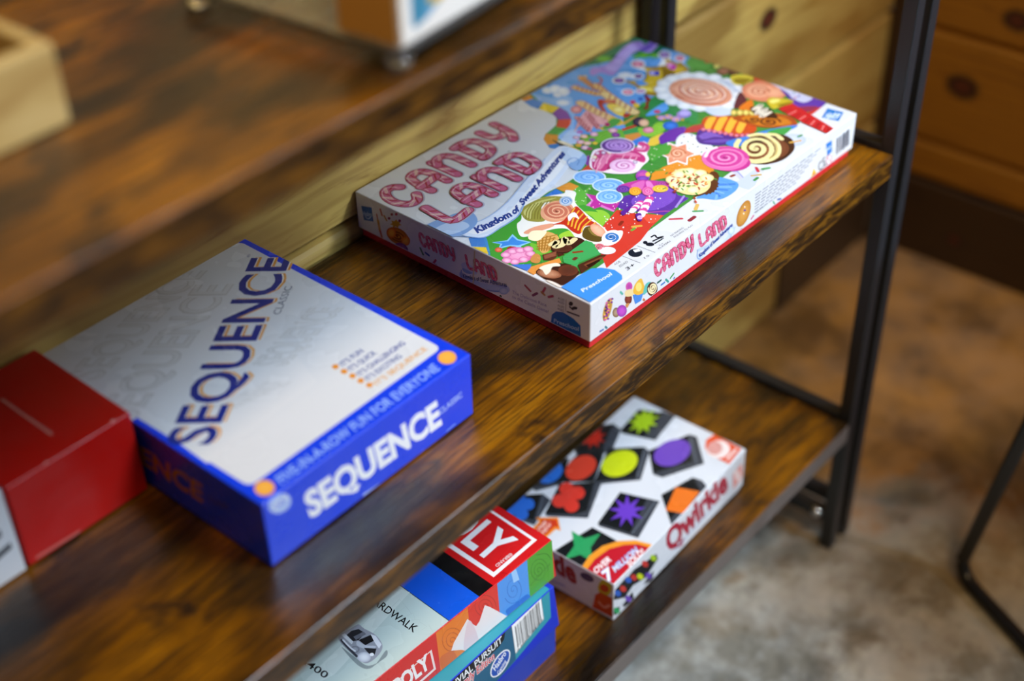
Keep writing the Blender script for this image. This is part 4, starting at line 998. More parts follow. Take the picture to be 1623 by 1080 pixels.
  ["S","a8742c",1.2,0,[52,88.5,34.2,76.4]],
  ["S","a8742c",1.2,0,[37.6,86.9,49.5,78.7]],
  ["S","a8742c",1.2,0,[53.2,85.4,35.5,74.8]],
  ["S","a8742c",1.2,0,[34.8,84.5,44.8,76.5]],
  ["S","a8742c",1.2,0,[54.4,82.4,36.8,73.3]],
  ["S","a8742c",1.2,0,[32,82.2,40.2,74.3]],
  ["P","f6ecc8",1,[39.9,98.6,49.4,103.1,57.1,95,54.4,91.5,43.1,89.2,39,93]],
  ["P","3a1a10",1,[39,73.1,48.1,77.8,61,75.4,67.2,65,63,56.9,44.1,59.1,37.1,65]],
  ["E","5c3020","4a2416",46.3,66.8,5.2,-6.3,-4.6,-3.8],
  ["S","e8d8a0",5,1,[44.1,77.4,51.1,76.7,43.6,72.8,50.2,70,59.1,75,54.3,67.5,63,67.5]],
  ["E","c8301c","f08060",11.2,105.8,2,-2.4,-2.7,-2.4],
  ["E","c8301c","5c2010",19.7,98.1,2.9,-3.5,-2.5,-2.2],
  ["E","d85aa0","f4a8d0",15.7,88.5,8.1,-9.8,-8.6,-7.5],
  ["E","d458a0","f8bcdc",9.4,96.3,2.7,-3.2,-3.2,-2.8],
  ["E","d458a0","f8bcdc",16.6,95.3,2.7,-3.2,-3.2,-2.8],
  ["E","d458a0","f8bcdc",21.9,91.5,2.7,-3.2,-3.2,-2.8],
  ["E","d458a0","f8bcdc",27.2,87.6,2.7,-3.3,-3.3,-2.8],
  ["E","d458a0","f8bcdc",23.3,81.9,2.6,-3.2,-3.2,-2.8],
  ["E","d458a0","f8bcdc",13.7,80.7,2.6,-3.2,-3.2,-2.8],
  ["E","d458a0","f8bcdc",6.7,84.2,2.6,-3.2,-3.2,-2.8],
  ["E","d458a0","f8bcdc",3.9,90.2,2.6,-3.2,-3.2,-2.8],
  ["P","c88a48",1,[17.1,76.5,25.6,79.1,26,73.4,18,67.8,14.6,72]],
  ["P","5a2c1c",0,[28.4,73.1,40.3,67.7,33.3,61.9,27.3,61.5,22.8,67.1]],
  ["P","8c5038",0,[28.3,71.8,38.8,67.6,34,63.6,24.6,67.5]],
  ["P","4a2014",0,[38.4,66.1,40,61.5,39.9,59.1,33.9,61.2]],
  ["P","3fa458",0,[36.2,58.4,67.5,59.4,68.3,53,59.4,37.8,38.5,42.8,30.6,39.8,32,45.6,30.5,52.5]],
  ["S","8a3c1c",2.6,1,[47,55.6,52.5,51.3]],
  ["S","6a2c1c",3.4,0,[39.7,49,41.8,49]],
  ["P","df9040",0,[8.6,69.2,33.2,59.4,29.4,53.9,16.5,59.5,1.9,59.8,2.3,66.7]],
  ["P","3f74d0",0,[1,83.4,12.2,71.1,7.4,68.1,2.7,67.6]],
  ["P","3c1c12",1,[6.6,61.6,17.8,60.5,29.9,50.8,29.3,36.4,24.4,32.4,6.3,32.4,3.2,43.5,4.1,54.7]],
  ["E","8a4c30","c08868",11,51.3,4.3,-9,-5.1,-3.6],
  ["E","6a3420","54281a",24.2,42.6,5.1,-6.2,-6.1,-5],
  ["P","f0e6d0",1,[11.9,62.6,19,61.5,26.5,56.2,25.1,51.5,19.9,55.3,13.9,52.6,8.1,52.3,11.2,58.5]],
  ["P","4a2414",0,[35.4,41.5,58.1,36.7,61.6,32.6,43.9,31.1,27.3,31.4]],
  ["P","7a4428",0,[38.3,38,55.6,34.7,58.5,32.4,43.4,33,37.5,33.9]],
  ["P","2c140c",0,[38.8,36.1,52.5,33.4,51.2,31.2,38,32.1]],
  ["P","efe0d4",1,[2.1,47.2,4.3,42.2,4,32.8,1.7,33.1]],
  ["P","3f8ee8",0,[2.6,32.1,25.5,31.1,37.9,29.7,44.2,24.5,48.5,14.3,46.5,5.5,41.9,1.4,21.4,0.8,1.4,1.5]],
  ["T","Preschool","e6f1fd",0.02,8.36,14.3,33.66,-2.79,1.68,3.94],
  ["P","2a2018",1,[178.9,189.7,179.1,184.5,179,171.2,175.4,170.8,175.6,178.9]],
  ["P","e8dcc0",1,[179.4,184.1,182.9,179.7,182.8,166.5,179,171.2]],
  ["P","dbe4f5",1,[18.4,161.4,22.1,152.4,40,146.1,71.1,149.2,111.5,161.7,148,171.9,174.7,175.2,178.2,154.9,171.1,142.9,152.3,135.9,152.2,146.1,120.3,136.1,98.6,134.1,77.6,136.5,58.5,127.9,37.1,127.2,17.3,127.5,8.8,140.1,9.2,152.8]],
  ["P","f1f3f9",1,[14.9,145.7,30.5,135.4,61.1,138.3,95.3,147.7,138.2,163.6,170.6,169.7,167.1,158.4,129.7,144,95.7,137.7,65,133.6,38.3,130.3,17.5,133.8]],
  ["P","88aede",1,[157.1,150.2,175.7,152.8,171.6,142.3,153.3,134.6,149.5,141.8]],
  ["P","c9dbf3",1,[173.1,171.8,178.5,157.2,174.1,149.5,158.1,148.9,158,159.3]],
  ["S","6f97cf",1.2,1,[151,145.1,156.8,153.1,165.3,152.8,164.6,145.9,157.4,142.1]],
  ["S","8fb0e0",1.3,1,[3.1,147.1,8.4,139.7,16.9,127.1,36.1,126.3,58.5,126.9,78.1,135.9]],
  ["S","a9c0e6",1.2,1,[18.4,161.4,21.9,152.2,39.6,145.7,70.6,148.8,111,161.3,147.5,171.5]],
  ["P","7ea3d8",1,[-9.9,171.6,0.1,177.5,29.3,170.6,39.2,162.5,31.2,147.5,11.8,142.9,-4.1,150.5,-10.2,159.9]],
  ["P","b5cbea",1,[-2.8,166.9,12.6,166.3,23.3,157.2,21.1,147.7,6.6,149.3,-2.2,156.1]],
  ["T","Kingdom","1d3c8c",0.055,17.73,135.65,39.05,-4.78,4.06,8.23],
  ["T","of","1d3c8c",0.055,58.53,130.99,9.64,0.92,4.45,7.79],
  ["T","Sweet","1d3c8c",0.055,74.38,134.87,31.15,8.82,3.84,7.86],
  ["T","Adventures","1d3c8c",0.055,106.65,144.24,59.06,18.45,3.67,8.11],
  ["C","CANDY",0.25,1,5.64,206.49,164.95,7.91,0.19,42.04],
  ["C","LAND",0.25,1,13.84,160.23,128.85,3.31,0.28,41.3],
  ["T","®","6a6a80",0,135.17,205.24,3.67,-0.74,1.15,2.42],
  ["S","3c4458",0.5,0,[68.9,22.4,70,4.9]],
  ["S","3c4458",0.5,0,[88.5,22.2,89.9,4.9]],
  ["T","AGE","2c3448",0,54.47,18.52,6.97,-0.51,0.7,2.33],
  ["T","EDAD","2c3448",0,54.96,13.69,10.02,-0.53,0.97,2.53],
  ["T","3+","1c2434",0.02,54.87,6.43,10.19,-0.28,1.53,3.66],
  ["E","141c2c","141c2c",79.3,17,3.7,-4.5,-4.9,-3.8],
  ["P","eef4fd",0,[79.6,17.5,81.4,21.3,85.5,18.4,84.2,15.1]],
  ["T","15","2c3448",0,77.27,5.66,5.93,-0.24,0.92,2.11],
  ["E","101828","101828",96.6,20,1.2,-1.5,-2,-1.5],
  ["E","101828","101828",96.8,15.3,2.2,-2.7,-2.2,-1.7],
  ["S","101828",1.6,1,[106.4,21.1,110.4,20.5,108.8,16.9,113.2,14.2]],
  ["S","101828",1.6,1,[102.4,16.3,109.3,14.8,111.1,12.6]],
  ["S","101828",1.4,1,[100.5,13.1,109,12.3]],
  ["T","2-4","2c3448",0,99.65,7.7,4.74,-0.27,0.64,1.42],
  ["T","PLAYERS","2c3448",0,95.49,5.08,15.69,-0.44,0.73,1.84],
  ["T","NO READING","3c4458",0,117.43,8.75,17.3,-0.23,0.71,1.95],
  ["T","REQUIRED TO PLAY","3c4458",0,117.57,5.77,25.41,-1.06,0.83,1.79],
  ["P","1c74c4",0,[371.4,21.1,390.9,26.5,393.4,10.7,375.4,5.3]],
  ["T","Hasbro","e4f2fc",0.02,371.16,18.71,10.54,-9.56,13.44,3.09],
  ["S","e4f2fc",0.9,1,[377.2,13.7,378.2,9.8,386.9,12.3]],
  ["P","c01c24",0,[359.8,61.8,377.2,57.9,370.6,36.1,359.1,0,347.2,0.6,350.5,26.2,356.4,50.1]],
  ["S","8c1018",1.2,0,[356.4,54.1,367.7,51.8]],
  ["S","e88a88",1.2,0,[355.4,47.4,366.4,45.9]],
  ["S","8c1018",1.2,0,[354.5,40.7,365.1,39.9]],
  ["S","e88a88",1.2,0,[353.5,34.1,363.8,34]],
  ["S","8c1018",1.2,0,[352.5,27.5,362.5,28.2]],
  ["S","e88a88",1.2,0,[351.6,21,361.3,22.3]],
  ["S","8c1018",1.2,0,[350.7,14.5,360,16.5]],
  ["S","e88a88",1.2,0,[349.7,8,358.8,10.8]],
  ["S","8c1018",1.2,0,[348.8,1.6,357.5,5.1]],
  ["P","c8b42c",1,[363.9,76.9,373.6,79,379,70,382.3,59.7,376.2,57.2,364.4,62,355.9,64.8]],
  ["P","f0e680",1,[367.5,76.5,374.3,73.9,375.1,68.9,365.4,70.9]],
  ["P","8a7410",1,[366.2,65.9,379.4,59.3,376.6,57.5,365,62.4]],
 ],
 'Cfront': [
  ["C","CANDY",0.2,0,86.31,15.13,54.15,0.61,-5.74,19.33],
  ["C","LAND",0.2,0,149.44,13.05,39.17,1.64,-6.26,16.59],
  ["S","b9cdec",3,1,[146.8,12.1,155.2,10.2,163.6,8.2]],
  ["S","c6d5ef",4,1,[147.1,6.3,155.7,-1.5,176,-2.5,197.8,5.1]],
  ["S","88a8dc",1,1,[144.5,13.3,147.2,2.8,169.3,-5,189.7,-2.4,201.1,8.2]],
  ["E","a8c0e8","dfe8f8",195.2,7.6,5.7,-2.8,0.3,-4.8],
  ["T","Kingdom of Sweet Adventures","24449c",0.03,148.84,3.78,48.16,8.2,-2.16,4.29],
  ["E","b4762c","d89c4c",213.3,16.1,9.2,-6.2,-5.9,-10.7],
  ["E","f0e0c0","f0e0c0",213.9,22.7,1.4,-0.7,0.1,-0.9],
  ["E","f0e0c0","f0e0c0",213.3,16.1,1.4,-0.7,0.1,-1],
  ["E","5a3c9c","5a3c9c",214.5,18.9,2.2,-1,0.1,-0.9],
  ["S","5a3428",2,0,[207,-1.7,212.1,0]],
  ["S","c83a6c",2,0,[227,3.8,230.4,5.6]],
  ["S","b06030",2,0,[224.5,-0.9,228.8,-1.6]],
  ["S","7c8290",1.1,0,[230.4,26.8,238.9,26.8]],
  ["S","7c8290",1.1,0,[242.1,26.8,250.7,26.8]],
  ["S","7c8290",1.1,0,[253.9,26.8,262.7,26.8]],
  ["S","7c8290",1.1,0,[265.9,26.7,274.7,26.7]],
  ["S","7c8290",1.1,0,[278,26.7,286.9,26.7]],
  ["S","7c8290",1.1,0,[290.2,26.7,299.2,26.7]],
  ["S","7c8290",1.1,0,[302.6,26.7,311.7,26.7]],
  ["S","7c8290",1.1,0,[315.1,26.6,324.3,26.6]],
  ["S","7c8290",1.1,0,[327.7,26.6,337,26.6]],
  ["S","7c8290",1.1,0,[230.6,23.7,238.6,23.7]],
  ["S","7c8290",1.1,0,[241.7,23.7,249.7,23.7]],
  ["S","7c8290",1.1,0,[252.8,23.7,260.9,23.6]],
  ["S","7c8290",1.1,0,[264.1,23.6,272.3,23.6]],
  ["S","7c8290",1.1,0,[275.4,23.6,283.7,23.6]],
  ["S","7c8290",1.1,0,[286.9,23.5,295.3,23.5]],
  ["S","7c8290",1.1,0,[298.5,23.5,306.9,23.5]],
  ["S","7c8290",1.1,0,[310.2,23.5,318.7,23.4]],
  ["S","7c8290",1.1,0,[322,23.4,330.7,23.4]],
  ["S","7c8290",1.1,0,[230.9,20.6,238.3,20.6]],
  ["S","7c8290",1.1,0,[241.2,20.6,248.7,20.6]],
  ["S","7c8290",1.1,0,[251.7,20.5,259.2,20.5]],
  ["S","7c8290",1.1,0,[262.2,20.5,269.8,20.5]],
  ["S","7c8290",1.1,0,[272.8,20.4,280.5,20.4]],
  ["S","7c8290",1.1,0,[283.5,20.4,291.3,20.3]],
  ["S","7c8290",1.1,0,[294.4,20.3,302.2,20.3]],
  ["S","7c8290",1.1,0,[305.3,20.3,313.2,20.2]],
  ["S","7c8290",1.1,0,[316.3,20.2,324.3,20.2]],
  ["S","7c8290",1.1,0,[231.1,17.5,238,17.5]],
  ["S","7c8290",1.1,0,[240.8,17.5,247.7,17.4]],
  ["S","7c8290",1.1,0,[250.5,17.4,257.5,17.4]],
  ["S","7c8290",1.1,0,[260.3,17.3,267.3,17.3]],
  ["S","7c8290",1.1,0,[270.2,17.3,277.3,17.2]],
  ["S","7c8290",1.1,0,[280.2,17.2,287.3,17.2]],
  ["S","7c8290",1.1,0,[290.3,17.2,297.5,17.1]],
  ["S","7c8290",1.1,0,[300.4,17.1,307.7,17.1]],
  ["S","7c8290",1.1,0,[310.7,17,318,17]],
  ["S","7c8290",1.1,0,[231.4,14.4,237.7,14.4]],
  ["S","7c8290",1.1,0,[240.4,14.3,246.7,14.3]],
  ["S","7c8290",1.1,0,[249.4,14.3,255.7,14.2]],
  ["S","7c8290",1.1,0,[258.5,14.2,264.9,14.2]],
  ["S","7c8290",1.1,0,[267.6,14.1,274.1,14.1]],
  ["S","7c8290",1.1,0,[276.8,14.1,283.4,14]],
  ["S","7c8290",1.1,0,[286.2,14,292.7,14]],
  ["S","7c8290",1.1,0,[295.5,13.9,302.2,13.9]],
  ["S","7c8290",1.1,0,[305,13.9,311.7,13.8]],
  ["S","7c8290",1.1,0,[231.7,11.3,237.4,11.2]],
  ["S","7c8290",1.1,0,[239.9,11.2,245.6,11.2]],
  ["S","7c8290",1.1,0,[248.2,11.1,254,11.1]],
  ["S","7c8290",1.1,0,[256.6,11.1,262.4,11]],
  ["S","7c8290",1.1,0,[265,11,270.9,10.9]],
  ["S","7c8290",1.1,0,[273.5,10.9,279.4,10.9]],
  ["S","7c8290",1.1,0,[282,10.8,288,10.8]],
  ["S","7c8290",1.1,0,[290.7,10.8,296.6,10.7]],
  ["S","7c8290",1.1,0,[299.3,10.7,305.4,10.6]],
  ["S","7c8290",1.1,0,[231.9,8.1,237,8.1]],
  ["S","7c8290",1.1,0,[239.5,8.1,244.6,8]],
  ["S","7c8290",1.1,0,[247.1,8,252.2,7.9]],
  ["S","7c8290",1.1,0,[254.7,7.9,259.9,7.9]],
  ["S","7c8290",1.1,0,[262.4,7.8,267.6,7.8]],
  ["S","7c8290",1.1,0,[270.1,7.8,275.4,7.7]],
  ["S","7c8290",1.1,0,[277.9,7.7,283.3,7.6]],
  ["S","7c8290",1.1,0,[285.8,7.6,291.1,7.5]],
  ["S","7c8290",1.1,0,[293.7,7.5,299.1,7.5]],
  ["T","MADE IN USA","4a5060",0,232.43,6.49,15.07,-0.17,-0.9,2.29],
  ["S","3c9a6c",1.6,1,[261.8,5.2,266,-0.1]],
  ["S","2c4c9c",1.8,0,[269.3,3.6,275,1.8]],
  ["P","e8c020",0,[325.2,-0.9,329.3,9.1,336.9,-1]],
  ["P","c83020",0,[328.2,3,332.4,3.5,332.1,0.3]],
  ["T","CE","1c2430",0.01,340.72,-0.28,12.13,3.19,-5.41,10.99],
  ["E","c86a70","c86a70",356.8,5.5,5.5,-2.4,0.9,-5.9],
  ["E","eef0f8","eef0f8",356.8,5.5,4.2,-1.9,0.7,-4.9],
  ["S","c86a70",1,0,[353,10,361.1,0.7]],
  ["P","2a78c8",0,[346.6,26.9,356.9,26.5,360.4,13.2,352.4,11.5]],
  ["T","Hasbro","d8e8fa",0.01,350.34,17.56,8.61,0.27,-2.7,5.18],
  ["P","f4f6fa",0,[362.9,25.6,389.8,27.4,393.5,4.8,367.8,4]],
  ["S","50586a",1.7999999999999998,0,[366.3,24.1,369.5,5.6]],
  ["S","50586a",0.75,0,[367.8,24.2,371.1,5.7]],
  ["S","50586a",1.2000000000000002,0,[369.4,24.3,372.6,5.7]],
  ["S","50586a",0.6000000000000001,0,[370.9,24.3,374.2,5.8]],
  ["S","50586a",1.5,0,[372.5,24.4,375.8,5.9]],
  ["S","50586a",0.75,0,[374,24.5,377.3,5.9]],
  ["S","50586a",0.6000000000000001,0,[375.5,24.6,378.9,6]],
  ["S","50586a",1.2000000000000002,0,[377.1,24.7,380.4,6.1]],
  ["S","50586a",1.7999999999999998,0,[378.6,24.7,382,6.2]],
  ["S","50586a",0.75,0,[380.2,24.8,383.6,6.2]],
  ["S","50586a",1.0499999999999998,0,[381.7,24.9,385.1,6.3]],
  ["S","50586a",0.6000000000000001,0,[383.3,25,386.7,6.4]],
  ["S","50586a",1.5,0,[384.8,25.1,388.3,6.4]],
  ["S","50586a",0.75,0,[386.4,25.1,389.8,6.5]],
  ["S","50586a",1.0499999999999998,0,[388,25.2,391.4,6.6]],
  ["E","c8a040","b07a30",21.7,19.6,4.9,-3.6,-3.9,-9.1],
  ["E","7a2c8c","7a2c8c",27.5,26.9,1.6,-0.9,0,-1.1],
  ["E","d85a9c","d85a9c",23.9,28.1,1.6,-0.9,0,-1.1],
  ["E","4a2060","4a2060",23,27.7,1.6,-0.9,0,-1.1],
  ["E","e8b848","e8b848",26,25.3,1.6,-0.9,0,-1.1],
  ["E","7a2c8c","7a2c8c",26.8,24.1,1.6,-0.9,0,-1.1],
  ["E","d85a9c","d85a9c",20.4,26.7,1.6,-0.9,0,-1.1],
  ["E","4a2060","4a2060",22.6,24.8,1.6,-0.9,0,-1.1],
  ["E","e8b848","e8b848",22.5,24,1.6,-0.9,0,-1.1],
  ["E","7a2c8c","7a2c8c",20.3,24.3,1.6,-0.9,0,-1.1],
  ["E","d85a9c","d85a9c",20.6,23.4,1.6,-0.9,0,-1.1],
  ["E","4a2060","4a2060",19.7,23.1,1.6,-0.9,0,-1.1],
  ["E","e8b848","e8b848",22.7,20.6,1.6,-0.9,0,-1.1],
  ["E","7a2c8c","7a2c8c",21.3,20.6,1.6,-0.9,0,-1.1],
  ["E","d85a9c","d85a9c",23.2,18.7,1.6,-0.9,0,-1.1],
  ["E","4a2060","4a2060",19.1,20.2,1.6,-0.9,0,-1.1],
  ["E","e8b848","e8b848",22.3,17.6,1.6,-0.9,0,-1.1],
  ["E","7a2c8c","7a2c8c",22.7,16.6,1.6,-0.9,0,-1.1],
  ["E","d85a9c","d85a9c",20.9,16.7,1.6,-0.9,0,-1.1],
  ["E","4a2060","4a2060",19.9,16.5,1.6,-0.9,0,-1.1],
  ["E","e8b848","e8b848",17.7,16.9,1.6,-0.9,0,-1.1],
  ["E","7a2c8c","7a2c8c",20.5,14.5,1.6,-0.9,0,-1.1],
  ["E","d85a9c","d85a9c",18.2,15,1.6,-0.9,0,-1.1],
  ["E","4a2060","4a2060",18.1,14.2,1.6,-0.9,0,-1.1],
  ["E","e8b848","e8b848",19,12.9,1.6,-0.9,0,-1.1],
  ["E","7a2c8c","7a2c8c",22.9,9.9,1.6,-0.9,0,-1.1],
  ["E","d85a9c","d85a9c",18.4,11.6,1.6,-0.9,0,-1.1],
  ["E","6a4a34","b0987c",33.1,10.4,4.8,-2.6,-0.1,-4.8],
  ["E","8a2c9c","c050c8",40.7,7.7,6.7,-3.7,-0.1,-5.9],
  ["E","5a1c1c","8a3c2c",48.9,14.7,4.9,-2.6,0,-5],
  ["E","d85aa8","b040a0",49.3,26.9,4.6,-2.4,0,-4.5],
  ["P","e8d29c",1,[44.7,25.4,54.7,21.3,55.4,15.2,45.4,19.4]],
  ["P","c88a50",1,[45.4,11.5,50.7,9.7,47.6,6.8]],
  ["P","3f84d8",0,[54.6,15.6,70.2,11.9,66.3,3.6,58.5,4.4]],
  ["P","e8b440",1,[55.4,17.5,57,24.6,64.7,26.7,69.4,18,71,10.9,63.2,11.1]],
  ["E","f4d878","f4d878",62.4,19.5,4.1,-2.1,0,-4.5],
  ["P","5ab8b0",1,[69.4,13.5,72.6,17.5,78.9,15.3,75.8,9,69.5,7.7]],
  ["E","3c2014","6a4028",81.3,7.2,7.4,-3.9,0.1,-7],
  ["W","f0e2b0",1.6,2.5,81.8,7.8,6.1,-3.2,0,-5.6],
  ["S","2c5c54",2,0,[88.5,9.7,93,9.7]],
  ["S","4a7ac0",2,0,[94.2,4.4,98.6,4.4]],
  ["S","3c9a8c",2,0,[100.1,6.7,104,2.2]],
  ["S","4c9a5c",2,0,[106.7,4.5,111.2,6.5]],
  ["S","3c5cb0",2,0,[111.1,-0.4,112.5,1.8]],
  ["S","c07040",2,0,[69.5,3.3,71.4,0.7]],
  ["S","5c7cb8",2,0,[12.6,3.2,16.8,2.6]],
  ["S","3c7c8c",2,0,[19.4,4,21.6,1.1]],
  ["S","5ab0a0",2,0,[37.9,27.9,40.9,24.1]],
  ["S","c83a6c",2,0,[206.6,-0.9,211.9,0.7]],
 ],
 'Cleft': [
  ["P","1f5fae",0,[6.5,24.2,20.2,28,20.8,13.5,8.5,10.2]],
  ["T","Hasbro","bcd8f2",0.02,7.94,14.79,11.77,3.38,-0.16,4.69],
  ["S","bcd8f2",1,1,[10.8,14.8,14,13.7,17.7,17.1]],
  ["S","b04030",1.6,0,[25.9,23.1,27.1,15.7]],
  ["S","c08a3c",3,0,[26.9,17.2,28.3,6.6]],
  ["S","b03028",2.6,0,[28.7,6.8,30.9,-2.7]],
  ["E","a8521c","d8802c",50.5,10.7,13,-1.1,-5.5,-9.1],
  ["W","7a3010",1.8,2.6,50.5,10.7,9.8,-0.8,-3.9,-6.5],
  ["E","c8401c","e8a03c",42.9,10.9,5.9,2.3,-0.4,-5.6],
  ["E","c8401c","e8a03c",60.5,10,5.5,2.2,-0.4,-5.2],
  ["E","5c2c78","a85a9c",53.3,-1.7,8.2,-0.7,-4.4,-7.3],
  ["P","4a2c7c",1,[54.3,-2.1,67.6,-1.5,71.2,-3.2,59.6,-6.3]],
  ["P","c8962c",0,[56.9,24.6,52.9,22.4,52.1,19.6,49,20,45.3,17.2,45.6,19.8,41.8,19.2,45.2,22.1,44.1,24.1,48.1,25.1,50.6,28.1,52.1,26.5,56.2,28.3,54.2,25.3]],
  ["E","8c2c50","8c2c50",41.6,25.4,1.8,0.7,-0.1,-1.5],
  ["E","8c2c50","8c2c50",45.5,30.9,1.8,0.7,-0.1,-1.5],
  ["E","b03c60","b03c60",51,33.3,1.8,0.7,-0.1,-1.5],
  ["E","8c2c50","8c2c50",54.7,28.2,1.8,0.7,-0.1,-1.5],
  ["S","a83030",2.2,0,[31.2,30.3,32.7,25]],
  ["S","b08030",2.2,0,[35.6,25.4,38.1,22]],
  ["S","3c7a4c",2.2,0,[77.9,9.8,80.9,4.7]],
  ["S","3c5ca0",2.2,0,[84.3,7.6,88,6.7]],
  ["S","b04060",2.2,0,[92.2,-0.3,96,5.2]],
  ["S","a84050",2.2,0,[96,0.4,98.1,-2.7]],
  ["S","b08040",2.2,0,[87.3,-3.9,91,-4.5]],
  ["S","b03a50",2.2,0,[75,-4.1,77.7,-5.4]],
  ["S","a83c60",2.2,0,[197.4,24.3,202.8,21.5]],
  ["S","b04060",2.2,0,[215.7,25.6,218.6,31.5]],
  ["S","7c3c70",2.2,0,[205.4,18.2,210.1,22.5]],
  ["S","a84060",2.2,0,[222,24.2,226.6,27.2]],
  ["S","2c5c4c",2.2,0,[166.7,-3.3,170.3,1.4]],
  ["S","4c8c6c",2.2,0,[177,-0.6,182.5,-0.7]],
  ["S","4c6cae",2.2,0,[173.1,-4.6,177.7,-5.9]],
  ["S","b08050",2.2,0,[214.8,25.5,217.8,24.5]],
  ["P","b4c0e4",1,[126.5,14.4,132.7,18.5,143.6,15,141.5,10.2,129.3,9.2]],
  ["P","7c98d4",1,[127.6,10.9,137.8,11.1,135.8,8.3,129.2,7.6]],
  ["S","a8b8e0",6,1,[126.2,3.2,144.7,2,161.6,5.7,177.6,12.3]],
  ["S","7c94cc",1.4,1,[126.1,7.9,126.9,0.3,144.6,-1.3,163.3,3.3,178.4,10.3]],
  ["E","8ca4d8","b8c8ea",173.7,8.3,5.3,2.2,-0.2,-3.6],
  ["C","CANDY",0.2,0,79.57,12.55,42.04,1.12,-3.86,14.25],
  ["C","LAND",0.2,0,133.85,12.93,34.68,1.49,-3.43,14.06],
  ["T","Kingdom of Sweet Adventures","2c3c8c",0.02,128.32,1.49,49.59,12.99,-0.49,4.25],
  ["T","The Delicious Race","8c84b8",0,183.21,10.01,36.7,3.45,0.17,3.54],
  ["T","to the Castle Game!","8c84b8",0,182.99,5.49,38.89,2.47,0.17,3.55],
  ["T","AGES","5c5868",0,231.65,26.64,6.71,0.73,0.09,2.38],
  ["T","AGES","5c5868",0,231.53,23.45,6.71,0.73,0.09,2.39],
  ["T","AGES","5c5868",0,231.39,19.47,6.72,0.74,0.09,2.39],
  ["T","AGES","5c5868",0,231.27,16.27,6.73,0.74,0.09,2.4],
  ["S","7c7888",0.5,0,[240.3,30.2,239.8,18.3]],
  ["E","3c3844","3c3844",245.1,28.3,2.2,0.9,-0.1,-2.2],
  ["E","3c3844","3c3844",249.1,26,2.9,1.2,-0.1,-1.6],
  ["S","3c3844",1.6,0,[244.2,24.8,247.2,23.7]],
  ["S","5c5868",1.4,0,[241.7,19,253.5,20.4]],
  ["P","1f64b8",0,[224.3,-1.2,225.5,8.4,229.7,13.6,237.1,16.3,247.9,15,255,11.6,255.7,-0.7,249.1,-1.6]],
  ["T","Preschool","a8c4ea",0.02,227.47,1.74,25.87,3.52,0.15,4.18],
  ["P","cbb894",0,[142.4,34.9,143.6,35,139.2,-7.4,138.1,-7.4]],
 ],
 'Stop': [
  ["R","d8dade",7,[2.5,247.9,197.9,247.1,195.6,21.3,7,19.1]],
  ["P","dcdde0",0,[9.2,176.2,148.7,175.8,110.5,64.3,4.4,58.6]],
  ["T","SEQUENCE","c3c3c4",0.03,-1.02,132.32,155.1,72.47,-19.21,23.13],
  ["T","SEQUENCE","d2d3d5",0,-1.02,132.32,155.1,72.47,-19.21,23.13],
  ["T","SEQUENCE","c4c4c5",0.03,13.02,189.3,140.29,46.3,-16.95,20.74],
  ["T","SEQUENCE","d2d3d5",0,13.02,189.3,140.29,46.3,-16.95,20.74],
  ["T","SEQUENCE","c3c3c4",0.03,108.71,95.85,77.44,18.74,-16.34,20.11],
  ["T","SEQUENCE","d2d3d5",0,108.71,95.85,77.44,18.74,-16.34,20.11],
  ["T","SEQUENCE","c6c6c8",0.03,53.23,88.72,45.6,-10.26,-11.63,14.07],
  ["T","SEQUENCE","d2d3d5",0,53.23,88.72,45.6,-10.26,-11.63,14.07],
  ["T","SEQUENCE","dc9a45",0.016,21.22,69.78,189.73,125.3,-21.23,25.35],
  ["T","SEQUENCE","eeebe6",0.004,19.94,70.29,189.71,125.7,-21.37,25.52],
  ["T","SEQUENCE","1c2c86",0.016,18.51,70.96,189.84,125.92,-21.37,25.51],
  ["T","®","3c4890",0,187.1,222.82,3.89,2.8,-1.47,1.9],
  ["T","CLASSIC","4c5470",0,149.58,145.73,31.58,20.15,-3.71,4.67],
  ["E","dc8c2c","dc8c2c",131.1,66.5,1.6,-2,-2.1,-2.1],
  ["E","dc8c2c","dc8c2c",131.1,57.6,1.6,-2,-2.1,-2.1],
  ["E","dc8c2c","dc8c2c",131.3,49.2,1.6,-1.9,-2.1,-2.1],
  ["E","dc8c2c","dc8c2c",131.1,40.7,1.6,-1.9,-2.1,-2],
  ["E","dc8c2c","dc8c2c",131.5,32.3,1.6,-1.9,-2.1,-2],
  ["T","IT'S FUN","4c5ca0",0.02,134.9,62.43,22.15,0.49,0.07,5.29],
  ["T","IT'S QUICK","4c5ca0",0.02,134.69,53.81,27.11,0.17,0.07,5.23],
  ["T","IT'S CHALLENGING","3c4c9c",0.02,134.51,44.68,48.6,0.76,0.07,5.17],
  ["T","IT'S EXCITING","4c5ca0",0.02,134.57,36.52,35.51,-0.06,0.07,5.11],
  ["T","IT'S SEQUENCE","dca050",0.02,134.65,27.85,53.47,0.27,0.07,5.05],
  ["T","FIVE-IN-A-ROW FUN FOR EVERYONE","8fb0f4",0.02,21.81,4.48,154.92,0.63,1.73,9.26],
  ["E","f0a23c","f2b24a",12.5,10.8,4.3,-5.1,-5.1,-5.6],
  ["E","f0a23c","f2b24a",189.6,10.5,4.3,-5.3,-5.9,-5.2],
 ],
 'Sfront': [
  ["T","SEQUENCE","eef2fa",0.045,37.32,16.44,132,-3.83,-3.75,24.54],
  ["T","CLASSIC","a8c0f8",0.02,167.49,21.55,24.99,1.41,-0.8,5.43],
  ["E","b4ccf8","b4ccf8",14.6,47.1,8.9,-1.2,2.3,-8.7],
  ["E","3c68e0","3c68e0",14.6,47.1,6.5,-0.9,0.7,-2.8],
  ["T","JAX","dce8fc",0.03,8.37,46.11,14.73,-0.79,-1.14,5.4],
